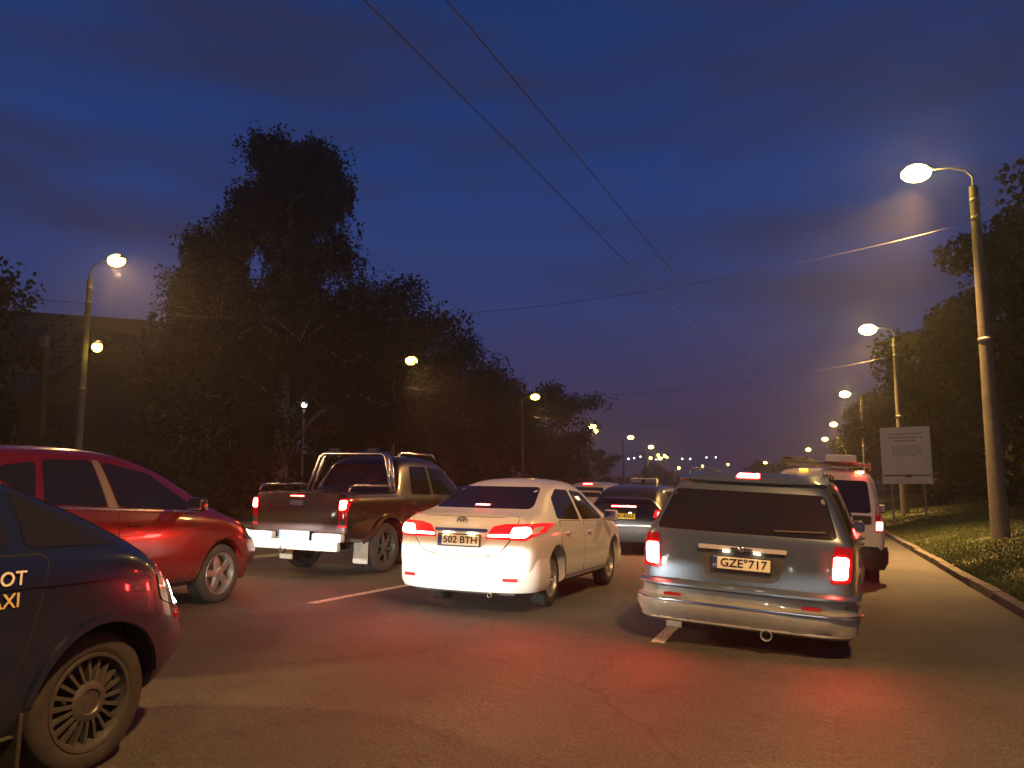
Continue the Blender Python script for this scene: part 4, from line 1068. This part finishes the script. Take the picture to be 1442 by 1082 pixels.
# ---- dark pickup
pk = thing('pickup_truck', 'dark pickup truck with chrome rear bumper and steel roll bar', 'truck', group='cars queuing on the road')
L = 5.2
c = Car(pk, L, [(0, .50, 1.13, 1.25, .90, .80), (.5, .46, 1.14, 1.255, .905, .82), (1.15, .42, 1.14, 1.255, .905, .82), (1.5, .40, 1.14, 1.27, .905, .80), (1.62, .40, 1.14, 1.80, .90, .64), (1.95, .38, 1.13, 1.86, .90, .66), (2.7, .38, 1.12, 1.86, .90, .66), (3.2, .38, 1.11, 1.80, .90, .64), (3.6, .40, 1.10, 1.50, .90, .68), (3.95, .42, 1.08, 1.20, .89, .74), (4.4, .45, 1.02, 1.13, .87, .72), (4.95, .50, .92, 1.02, .82, .66), (5.15, .55, .84, .90, .76, .6)],
        [(.4, .05), (.9, .0), (1.25, .02)], [(.4, .08), (.7, 0), (1.0, .06)], .385, (1.12, 4.22), .86, M_wine, level=3, bulge=(.015, .12), arch=.075, insets=(.05, .10))
c.patch('tailgate_gap', [(-.725, .66), (.725, .66), (.725, 1.215), (-.725, 1.215)], 'B', M_seam, off=.0015, thick=.004, res=.07, r=.03)
tgt = c.patch('tailgate', [(-.715, .67), (.715, .67), (.715, 1.205), (-.715, 1.205)], 'B', M_wine, off=.007, thick=.01, res=.06, r=.03)
c.patch('tailgate_handle', [(-.12, 1.03), (.12, 1.03), (.12, 1.10), (-.12, 1.10)], 'B', M_chrome, off=.02, thick=.02, res=.05, r=.012, parent=tgt)
third_lamp(c, [(-.13, 1.155), (.13, 1.155), (.13, 1.178), (-.13, 1.178)], 'B', off=.014)
for sx in (1, -1):
    lens = c.patch('tail_lamp', [(sx * x, z) for x, z in ((.735, .72), (.865, .73), (.87, 1.14), (.745, 1.14))], 'B', M_lensdim, off=.010, thick=.03, res=.04, r=.03)
    c.patch('lamp_core', [(sx * x, z) for x, z in ((.752, .98), (.85, .985), (.85, 1.115), (.758, 1.115))], 'B', M_brake, off=.015, thick=.004, res=.035, r=.03, parent=lens)
    c.patch('reverse_lamp', [(sx * x, z) for x, z in ((.752, .75), (.845, .755), (.845, .85), (.752, .85))], 'B', M_clear, off=.015, thick=.004, res=.04, r=.02, parent=lens)
    fl = box('mud_flap', (sx * .70, .66, .33), (.26, .02, .34), M_rubber, pk, .006)
# chrome step bumper: bright beam with raised corners
bm = bmesh.new(); add_box(bm, (0, -.06, .46), (1.62, .10, .14), None, .02); bp_ = bobj('rear_bumper', bm, M_bump, pk)
for sx in (1, -1):
    bm = bmesh.new(); add_box(bm, (sx * .62, -.055, .58), (.50, .13, .12), None, .03); bobj('bumper_corner', bm, M_bump, bp_)
    box('step_pad', (sx * .62, -.06, .643), (.42, .10, .008), M_trim, bp_)
c.plate(.06, -.11, .60, 'KJ-3470', 2, M_platelit, code='')
tube('tow_ball', [(-.12, -.10, .36), (-.12, -.18, .37), (-.12, -.2, .42), (-.12, -.2, .46)], [.03, .03, .02, .028], M_steel, pk)
bm = bmesh.new(); add_tube(bm, [(-.72, 1.12, .385), (-.2, 1.12, .385), (.05, 1.12, .385), (.35, 1.12, .385), (.72, 1.12, .385)], [.05, .05, .15, .06, .05], 12); add_tube(bm, [(.25, .15, .40), (.3, .8, .38)], .04, 8); bobj('rear_axle', bm, M_steel, pk, True)
bm = bmesh.new(); add_box(bm, (0, .9, .50), (1.0, 1.8, .12)); bobj('chassis', bm, M_trim, pk)
for dy in (1.30, 1.42):
    bm = bmesh.new(); add_tube(bm, [(-.80, dy - .05, 1.24), (-.74, dy, 1.50), (-.64, dy + .04, 1.80), (-.57, dy + .05, 1.845), (.57, dy + .05, 1.845), (.64, dy + .04, 1.80), (.74, dy, 1.50), (.80, dy - .05, 1.24)], .032, 10); bobj('roll_bar', bm, M_chrome, pk, True)
for sx in (1, -1):
    tube('bed_rail', [(sx * .82, .12, 1.24), (sx * .82, .16, 1.315), (sx * .82, .26, 1.335), (sx * .82, 1.10, 1.335), (sx * .82, 1.22, 1.32), (sx * .81, 1.28, 1.26)], .022, M_chrome, pk)
    tube('roof_rail', [(sx * .60, 1.78, 1.80), (sx * .60, 1.86, 1.88), (sx * .60, 2.9, 1.885), (sx * .60, 3.05, 1.80)], .018, M_chrome, pk)
    box('work_lamp', (sx * .38, 1.36, 1.90), (.19, .07, .07), M_clear, pk, .012)
c.patch('rear_window', [(-.66, 1.30), (.66, 1.30), (.57, 1.68), (-.57, 1.68)], 'B', M_glass, off=.003, res=.06, r=.05)
for v in 'RL':
    c.patch('rear_door_window', [(1.86, 1.20), (2.52, 1.19), (2.52, 1.66), (2.0, 1.66)], v, M_glass, off=.003, res=.07, r=.04)
    c.patch('front_door_window', [(2.60, 1.19), (3.62, 1.17), (3.20, 1.62), (2.60, 1.66)], v, M_glass, off=.003, res=.07, r=.04)
    c.patch('arch_flare', [(4.22 + .53 * math.cos(a), .385 + .53 * math.sin(a)) for a in [math.pi * k / 14 for k in range(15)]] + [(4.22 + .465 * math.cos(a), .385 + .465 * math.sin(a)) for a in [math.pi * (14 - k) / 14 for k in range(15)]], v, M_wine, off=.03, thick=.05, res=.07, r=0)
    c.patch('arch_flare', [(1.12 + .53 * math.cos(a), .385 + .53 * math.sin(a)) for a in [math.pi * k / 14 for k in range(15)]] + [(1.12 + .465 * math.cos(a), .385 + .465 * math.sin(a)) for a in [math.pi * (14 - k) / 14 for k in range(15)]], v, M_wine, off=.03, thick=.05, res=.07, r=0)
    c.patch('cab_gap', [(1.56, .50), (1.585, .50), (1.585, 1.24), (1.56, 1.24)], v, M_seam, off=.002, thick=.004, res=.08, r=0)
c.door([(1.88, .52), (2.55, .52), (2.55, 1.16), (1.66, 1.17), (1.66, .92)], (1.80, 1.04)); c.door([(2.585, .52), (3.58, .52), (3.66, .8), (3.68, 1.14), (2.585, 1.16)], (2.75, 1.03))
tube('side_step', [(.93, 1.75, .40), (.95, 1.85, .38), (.95, 3.5, .38), (.93, 3.6, .40)], .035, M_chrome, pk)
c.mirrors(3.35, 1.26, .87, M_chrome)
c.patch('windscreen', [(-.70, 1.22), (.70, 1.22), (.60, 1.70), (-.60, 1.70)], 'F', M_glass, off=.003, res=.08, r=.05)
c.mirror('headlamp', [(.46, .86), (.72, .88), (.74, 1.0), (.48, .97)], 'F', M_head, off=.008, res=.06)
c.bumper(M_wine, 'F', .45, [(-.04, .78), (.04, .76), (.06, .6), (.04, .46), (-.05, .44)], .86, .06, name='front_bumper', corner=.3, bulge=.10)
c.wheels(M_rimdk, 'six', .26, .25)
for sx in (-.6, .6): spot_beam(pk, (sx, L + .02, .86), 150)
place(pk, -7.17, 10.15, -3.6)

# ---- red people carrier
rc = thing('people_carrier', 'red five-door people carrier with five-spoke wheels at the left', 'car', group='cars queuing on the road')
L = 4.72
def hatch(root, L, pm, H=1.66, w=.94, wr=.33, level=3, ax=(.90, 3.76), scale_z=1.0, nose=None):
    k = H / 1.66
    return Car(root, L, [(0, .30, 1.02 * k, 1.38 * k, w * .97, .62), (.35, .26, 1.04 * k, 1.58 * k, w * .985, .64), (.8, .23, 1.04 * k, 1.66 * k, w, .66), (1.5, .22, 1.02 * k, 1.69 * k, w, .67), (2.2, .22, .99 * k, 1.69 * k, w, .67), (2.75, .22, .97 * k, 1.61 * k, w, .66), (3.25, .22, .96 * k, 1.39 * k, w * .995, .66), (3.65, .23, .94 * k, 1.14 * k, w * .98, .70), (4.0, .24, .90 * k, 1.02 * k, w * .955, .68), (4.32, .26, .80 * k, .92 * k, w * .88, .60), (4.56, .30, .66 * k, .78 * k, w * .74, .48)],
        [(.2, .1), (.5, .0), (.8, .04), (1.1, .10), (1.6, .34)], [(.2, .14), (.5, 0), (.8, .10)], wr, ax, w - .075, pm, level=level, bulge=(.07, .26), insets=(.10, .16))
c = hatch(rc, L, M_red)
for v in 'RL':
    c.patch('quarter_window', [(1.02, 1.40), (1.38, 1.18), (1.46, 1.52), (1.14, 1.48)], v, M_glass, off=.003, res=.06, r=.05)
    c.patch('rear_door_window', [(1.46, 1.14), (2.14, 1.105), (2.06, 1.55), (1.53, 1.54)], v, M_glass, off=.003, res=.06, r=.05)
    c.patch('front_door_window', [(2.28, 1.095), (3.36, 1.045), (3.20, 1.17), (2.78, 1.43), (2.17, 1.54)], v, M_glass, off=.003, res=.06, r=.06)
    c.patch('pillar_trim', [(2.155, 1.10), (2.262, 1.095), (2.15, 1.55), (2.075, 1.55)], v, mat('satin pillar', (.22, .21, .19), .4, .4), off=.003, res=.06, r=.01)
    c.patch('window_strip', [(1.4, 1.112), (2.2, 1.075), (3.42, 1.02), (3.42, 1.033), (2.2, 1.088), (1.4, 1.125)], v, M_chrome, off=.006, thick=.01, res=.08, r=0)
    c.patch('side_moulding', [(1.20, .55), (3.30, .50), (3.30, .525), (1.20, .575)], v, M_red, off=.014, thick=.02, res=.08, r=.008)
    c.patch('sill', [(1.35, .26), (3.30, .25), (3.30, .31), (1.35, .32)], v, M_trim, off=.012, thick=.02, res=.1, r=.01)
c.door([(1.36, .36), (2.16, .35), (2.20, 1.06), (1.42, 1.10), (1.38, .80), (1.34, .62)], (1.56, .96)); c.door([(2.205, .35), (3.24, .34), (3.37, .60), (3.44, 1.0), (2.24, 1.06)], (2.42, .93))
c.mirrors(3.12, 1.12, .93, M_black)
c.patch('windscreen', [(-.70, 1.12), (.70, 1.12), (.60, 1.56), (-.60, 1.56)], 'F', M_glass, off=.003, res=.08, r=.06)
for sx in (1, -1):
    h = c.patch('headlamp', [(sx * x, z) for x, z in ((.50, .66), (.76, .70), (.80, .86), (.70, .84), (.52, .74))], 'F', M_clear, off=.010, thick=.03, res=.04, r=.03)
    c.patch('lamp_core', [(sx * x, z) for x, z in ((.56, .68), (.72, .71), (.74, .79), (.58, .75))], 'F', M_head, off=.014, thick=.004, res=.04, r=.02, parent=h)
    c.patch('side_lamp', [(4.16, .70), (4.42, .66), (4.40, .78), (4.12, .86)], 'R' if sx > 0 else 'L', M_clear, off=.006, thick=.02, res=.04, r=.03)
c.bumper(M_red, 'F', .42, [(-.04, .60), (.02, .585), (.04, .46), (.03, .30), (.0, .235), (-.05, .23)], .82, .22, name='front_bumper', corner=.46, bulge=.18)
c.bumper(M_red, 'B', .50, [(-.04, .62), (.03, .60), (.05, .46), (.04, .30), (.0, .24), (-.05, .235)], .90, .05, corner=.3, bulge=.08)
c.patch('rear_window', [(-.66, 1.10), (.66, 1.10), (.58, 1.46), (-.58, 1.46)], 'B', M_glass, off=.003, res=.06, r=.05)
c.mirror('tail_lamp', [(.70, .80), (.86, .82), (.86, 1.04), (.74, 1.04)], 'B', M_lens, off=.01, res=.05)
c.wheels(M_rim, 'five', .215, .225)
for sx in (-.62, .62): spot_beam(rc, (sx, L - .12, .74), 900)
place(rc, -7.24, 7.42 - 3.76 + .15, -.6)

# ---- navy taxi cut by the left edge
tx = thing('taxi', 'dark navy taxi cut off by the left picture edge, headlamp lit', 'car', group='cars queuing on the road')
L = 4.46
c = Car(tx, L, [(0, .30, 1.06, 1.40, .88, .62), (.4, .24, 1.07, 1.58, .895, .63), (.9, .21, 1.07, 1.64, .90, .645), (1.6, .20, 1.06, 1.66, .90, .65), (2.3, .20, 1.05, 1.65, .90, .65), (2.8, .20, 1.04, 1.57, .90, .65), (3.3, .20, 1.03, 1.39, .90, .66), (3.75, .21, 1.01, 1.19, .895, .70), (4.0, .23, .97, 1.07, .865, .70), (4.20, .26, .84, .95, .79, .60), (4.34, .30, .68, .80, .70, .48)],
        [(.2, .1), (.5, .0), (.8, .04), (1.1, .10), (1.6, .34)], [(.2, .14), (.5, 0), (.8, .10)], .325, (.92, 3.63), .82, M_navy, level=3, bulge=(.07, .22), insets=(.1, .17), arch=.05)
for v in 'RL':
    c.patch('rear_door_window', [(1.05, 1.11), (2.02, 1.09), (2.05, 1.52), (1.15, 1.52)], v, M_glass, off=.003, res=.06, r=.05)
    c.patch('front_door_window', [(2.13, 1.09), (3.12, 1.075), (3.12, 1.37), (2.72, 1.49), (2.15, 1.52)], v, M_glass, off=.003, res=.06, r=.05)
    c.patch('front_quarter_window', [(3.20, 1.075), (3.80, 1.065), (3.62, 1.15), (3.20, 1.335)], v, M_glass, off=.003, res=.05, r=.03)
    c.patch('body_crease', [(1.3, .925), (3.72, .905), (3.72, .917), (1.3, .937)], v, M_navy, off=.010, thick=.02, res=.07, r=0)
    a0 = [math.pi * k / 16 for k in range(1, 16)]
    c.patch('arch_lip', [(3.63 + .415 * math.cos(a), .325 + .415 * math.sin(a)) for a in a0] + [(3.63 + .38 * math.cos(a), .325 + .38 * math.sin(a)) for a in a0[::-1]], v, M_navy, off=.014, thick=.03, res=.06, r=0)
    c.patch('sill', [(1.35, .24), (3.22, .24), (3.22, .29), (1.35, .29)], v, M_trim, off=.02, thick=.02, res=.1, r=.01)
c.door([(1.30, .33), (2.06, .33), (2.09, 1.06), (1.10, 1.08), (1.10, .72)], (1.32, .96))
dd = c.door([(2.10, .33), (3.06, .33), (3.20, .66), (3.30, 1.045), (2.12, 1.06)], (2.30, .95))
# door lettering: only its ends show past the picture edge
for txt, z, m_ in (('OT', .955, M_plate), ('TAXI', .865, mat('taxi letter yellow', (.62, .50, .22), .5))):
    t = bpy.data.objects.new('lettering', text_mesh(txt, .085, m_, ext=.0015)); link(t, dd[0])
    yt = 3.11 if txt == 'OT' else 3.05; p = c.cast((yt, z), 'R')[0]; t.location = (p.x + .012, yt, z); t.rotation_euler = (R(90), 0, R(90))
c.mirrors(2.72, 1.16, .87, M_navy)
c.patch('windscreen', [(-.68, 1.14), (.68, 1.14), (.58, 1.53), (-.58, 1.53)], 'F', M_glass, off=.003, res=.06, r=.05)
hood = [(-.68, 3.92), (.68, 3.92), (.60, 4.10), (.42, 4.24), (-.42, 4.24), (-.60, 4.10)]
g = c.patch('bonnet_gap', grow(hood, .008), 'T', M_seam, off=.0015, thick=.004, res=.08, r=.08); bo = c.patch('bonnet', hood, 'T', M_navy, off=.006, thick=.008, res=.07, r=.08); g.parent = bo
for sx in (1, -1):
    h = c.patch('headlamp', [(sx * x, z) for x, z in ((.40, .64), (.60, .65), (.74, .70), (.76, .88), (.64, .86), (.44, .76))], 'F', M_clear, off=.010, thick=.03, res=.04, r=.03)
    c.patch('lamp_core', [(sx * x, z) for x, z in ((.56, .67), (.70, .70), (.73, .84), (.60, .80))], 'F', M_head, off=.016, thick=.006, res=.035, r=.03, parent=h)
    c.patch('side_lens', [(4.0, .76), (4.18, .70), (4.17, .82), (3.97, .90)], 'R' if sx > 0 else 'L', M_clear, off=.006, thick=.02, res=.04, r=.03)
    c.patch('indicator', [(sx * x, z) for x, z in ((.56, .60), (.72, .62), (.72, .655), (.56, .64))], 'F', M_lensdim, off=.012, thick=.02, res=.04, r=.01)
c.bumper(M_navy, 'F', .40, [(-.04, .58), (.03, .565), (.05, .45), (.04, .30), (.0, .22), (-.05, .215)], .74, .22, name='front_bumper', corner=.44, bulge=.16)
c.bumper(M_navy, 'B', .5, [(-.04, .62), (.03, .60), (.05, .46), (.04, .30), (.0, .24), (-.05, .235)], .87, .05, corner=.3, bulge=.08)
c.mirror('tail_lamp', [(.50, .80), (.82, .81), (.83, .95), (.55, .95)], 'B', M_lens, off=.01, res=.05)
c.patch('rear_window', [(-.64, 1.14), (.64, 1.14), (.55, 1.48), (-.55, 1.48)], 'B', M_glass, off=.003, res=.06, r=.05)
for sx in (.78, ): box('mud_flap', (sx, 3.22, .26), (.20, .02, .24), M_trim, tx, .006)
c.wheels(M_rimdk, 'twenty', .205, .222)
for sx in (-.64, .64): spot_beam(tx, (sx, L - .06, .70), 900)
place(tx, -4.16, 3.06 - 3.63, -1.0)

# ---- black taxi hatchback ahead of the sedan
bt = thing('taxi', 'black hatchback taxi with yellow number plate and roof sign', 'car', group='cars queuing on the road')
c = hatch(bt, 4.3, M_black, H=1.44, w=.89, wr=.315, level=2, ax=(.78, 3.36))
c.patch('rear_window', [(-.66, 1.03), (.66, 1.03), (.57, 1.28), (-.57, 1.28)], 'B', M_glass, off=.003, res=.06, r=.05)
third_lamp(c, [(-.27, .955), (.27, .955), (.27, .99), (-.27, .99)], 'B', off=.03)
for sx in (1, -1):
    lens = c.patch('tail_lamp', [(sx * x, z) for x, z in ((.62, .76), (.82, .76), (.84, .90), (.66, .92))], 'B', M_lens, off=.012, thick=.03, res=.05, r=.03)
    c.patch('lamp_core', [(sx * x, z) for x, z in ((.70, .79), (.80, .79), (.81, .87), (.70, .88))], 'B', M_brakefar, off=.016, thick=.004, res=.04, r=.02, parent=lens)
yb = c.cast((0, .78), 'B')[0].y
c.plate(0, yb - .03, .775, 'TX-4065', 4, M_platey, code='')
for sx in (-.15, .15): box('plate_lamp', (sx, yb - .035, .85), (.05, .02, .012), M_pl, bt)
c.bumper(mat('dull bumper grey', (.12, .12, .12), .45, .3, noise=(9, (.07, .065, .06), .6)), 'B', .5, [(-.04, .64), (.04, .62), (.06, .5), (.045, .33), (.0, .25), (-.05, .245)], .855, .05, corner=.28, bulge=.07)
c.bumper(M_chrome, 'B', .2, [(.05, .60), (.066, .597), (.066, .585), (.05, .582)], .855, .05, corner=.28, bulge=.07, name='bumper_strip')
ts = box('roof_sign', (0, 1.75, 1.525), (.62, .20, .13), mat('roof sign plastic', (.45, .44, .40), .4), bt, .03)
bm = bmesh.new(); add_lathe(bm, [(.0005, 1.642), (.04, 1.642), (.04, 1.66)], 16, 'Y', (0, 0, 1.525)); bobj('emblem', bm, M_ink, ts)
for v in 'RL': c.patch('side_window', [(.75, 1.05), (2.9, .95), (2.45, 1.24), (1.9, 1.32), (.95, 1.29)], v, M_glass, off=.003, res=.08, r=.05)
c.mirrors(2.85, .98, .88, M_black)
c.wheels(M_rim, 'ten', .2)
place(bt, -3.72, 16.8, -3.2)

# ---- pale hatchback further ahead in the left lane
sh = thing('hatchback', 'pale hatchback far ahead with one bright high brake lamp', 'car', group='cars queuing on the road')
c = hatch(sh, 4.3, M_grey, H=1.52, w=.88, wr=.315, level=2, ax=(.78, 3.36))
c.patch('rear_window', [(-.66, 1.03), (.66, 1.03), (.57, 1.34), (-.57, 1.34)], 'B', M_glass, off=.003, res=.06, r=.05)
third_lamp(c, [(-.17, 1.40), (.17, 1.40), (.17, 1.45), (-.17, 1.45)], 'B', off=.03, m=M_brakefar)
for sx in (1, -1):
    lens = c.patch('tail_lamp', [(sx * x, z) for x, z in ((.66, .76), (.82, .76), (.84, .98), (.70, .98))], 'B', M_lens, off=.012, thick=.03, res=.05, r=.03)
    c.patch('lamp_core', [(sx * x, z) for x, z in ((.71, .79), (.80, .79), (.81, .90), (.72, .90))], 'B', M_brakefar, off=.016, thick=.004, res=.04, r=.02, parent=lens)
box('number_plate', (0, c.cast((0, .78), 'B')[0].y - .03, .775), (.52, .012, .112), M_plate, sh, .003)
c.bumper(M_grey, 'B', .5, [(-.04, .64), (.04, .62), (.06, .5), (.045, .33), (.0, .25), (-.05, .245)], .845, .05, corner=.28, bulge=.07)
for v in 'RL': c.patch('side_window', [(.75, 1.05), (2.9, .95), (2.45, 1.30), (1.9, 1.39), (.95, 1.36)], v, M_glass, off=.003, res=.08, r=.05)
c.wheels(M_rim, 'ten', .2)
place(sh, -7.0, 25.5, -2.5)

# ---- white van with a loaded roof rack, in front of the minivan
def van(root, pm, level=3):
    L = 4.5
    c = Car(root, L, [(0, .30, 1.02, 1.76, .90, .74), (.4, .26, 1.02, 1.80, .905, .755), (1.2, .25, 1.02, 1.81, .905, .76), (2.2, .25, 1.01, 1.81, .905, .76), (2.8, .25, 1.0, 1.74, .90, .73), (3.2, .25, 1.0, 1.46, .90, .70), (3.55, .26, .98, 1.16, .895, .72), (4.0, .28, .92, 1.04, .87, .68), (4.4, .30, .76, .86, .78, .58)],
            [(.2, .06), (.7, .02), (1.1, .05), (1.8, .14)], [(.2, .1), (.5, 0), (.9, .10)], .32, (.82, 3.55), .82, pm, level=level, bulge=(.03, .14), insets=(.07, .12))
    for sx in (1, -1):
        c.patch('rear_window', [(sx * x, z) for x, z in ((.05, 1.10), (.70, 1.10), (.64, 1.60), (.05, 1.60))], 'B', M_glass, off=.004, res=.07, r=.06)
        lens = c.patch('tail_lamp', [(sx * x, z) for x, z in ((.745, .82), (.865, .83), (.86, 1.26), (.76, 1.26))], 'B', M_lensdim, off=.012, thick=.03, res=.05, r=.03)
        c.patch('lamp_core', [(sx * x, z) for x, z in ((.76, .84), (.85, .845), (.85, .98), (.765, .98))], 'B', M_brakefar, off=.017, thick=.004, res=.04, r=.02, parent=lens)
    c.patch('door_gap', [(-.006, .60), (.006, .60), (.006, 1.70), (-.006, 1.70)], 'B', M_seam, off=.003, thick=.005, res=.07, r=0)
    c.patch('door_trim', [(.10, .93), (.70, .93), (.70, 1.06), (.10, 1.06)], 'B', M_trim, off=.014, thick=.02, res=.07, r=.03)
    c.bumper(M_trim, 'B', .55, [(-.04, .60), (.05, .59), (.075, .5), (.07, .34), (.02, .24), (-.05, .235)], .875, .04, corner=.24, bulge=.05)
    for v in 'RL': c.patch('front_door_window', [(2.3, 1.06), (3.3, 1.04), (2.86, 1.56), (2.3, 1.60)], v, M_glass, off=.003, res=.08, r=.05)
    c.patch('windscreen', [(-.68, 1.16), (.68, 1.16), (.62, 1.60), (-.62, 1.60)], 'F', M_glass, off=.003, res=.08, r=.05)
    c.mirrors(3.1, 1.12, .76, M_trim)
    c.wheels(M_rimdk, 'ten', .2)
    return c
wv = thing('van', 'white van half hidden by the minivan, with a loaded roof rack', 'van', group='cars queuing on the road')
c = van(wv, M_vwhite)
yb = c.cast((0, 1.70), 'B')[0].y
box('high_brake_lamp', (.55, yb - .01, 1.735), (.10, .05, .045), M_brakefar, wv, .01); box('marker_lamp', (-.30, yb - .01, 1.745), (.13, .05, .035), M_amber, wv, .01)
bm = bmesh.new()
for y in (.25, 1.1, 2.0):
    add_tube(bm, [(-.70, y, 1.78), (-.70, y, 1.87), (.70, y, 1.87), (.70, y, 1.78)], .018, 8)
for x in (-.62, .62): add_tube(bm, [(x, .1, 1.87), (x, 2.15, 1.87)], .016, 8)
rk = bobj('roof_rack', bm, M_galv, wv, True)
ld = thing('ladder', 'aluminium ladder lying on the white van roof rack', 'ladder', (0, 0, 0))
for x in (-.18, .18): box('stile', (x, 1.2, .035), (.03, 2.6, .07), M_galv, ld, .004)
for k in range(9): tube('rung', [(-.17, .05 + k * .28, .035), (.17, .05 + k * .28, .035)], .014, M_galv, ld)
# long carton and tube bundle beside it
cr_ = thing('roof_case', 'long pale case strapped to the white van roof rack', 'case', (0, 0, 0))
box('shell', (0, .9, .055), (.46, 1.9, .11), M_board, cr_, .02)
for y in (.3, 1.3): box('strap', (0, y, .0585), (.474, .04, .117), M_trim, cr_, .003)
place(wv, .12, 13.75, -3.0, .01)
for o, x in ((ld, -.42), (cr_, .26)):
    bpy.context.view_layer.update()
    o.location = wv.matrix_world @ Vector((x, .12, 1.889)); o.rotation_euler = wv.rotation_euler
    if o is ld: o.location = wv.matrix_world @ Vector((x, -.1, 1.889))
# ---- pale van far ahead beyond the minivan shoulder
fv = thing('van', 'pale van far ahead beyond the left shoulder of the minivan', 'van', group='cars queuing on the road')
c = van(fv, M_vwhite, 2)
place(fv, -3.9, 31.5, -2.0)

# low beams of the car the picture is taken from
for x in (-.62, .62): spot_beam(None, (x, 1.45, .66), 90, heading=-2)

# ------------------------------------------------------------------ added glow volume
hz = box('glow_volume', (-60, 190, 14), (560, 620, 34), None); hz['kind'] = 'stuff'; hz['label'] = 'thin added glow volume over the whole road'; hz['category'] = 'glow_volume'
hm = bpy.data.materials.new('glow volume'); hm.use_nodes = True; t = hm.node_tree; t.nodes.clear()
out = N(t, 'ShaderNodeOutputMaterial'); pv = N(t, 'ShaderNodeVolumePrincipled'); pv.inputs['Color'].default_value = (.9, .9, .9, 1); pv.inputs['Density'].default_value = .002; pv.inputs['Anisotropy'].default_value = .78
t.links.new(pv.outputs[0], out.inputs['Volume']); hz.data.materials.append(hm)  # box added so lamps and brake lights get halos
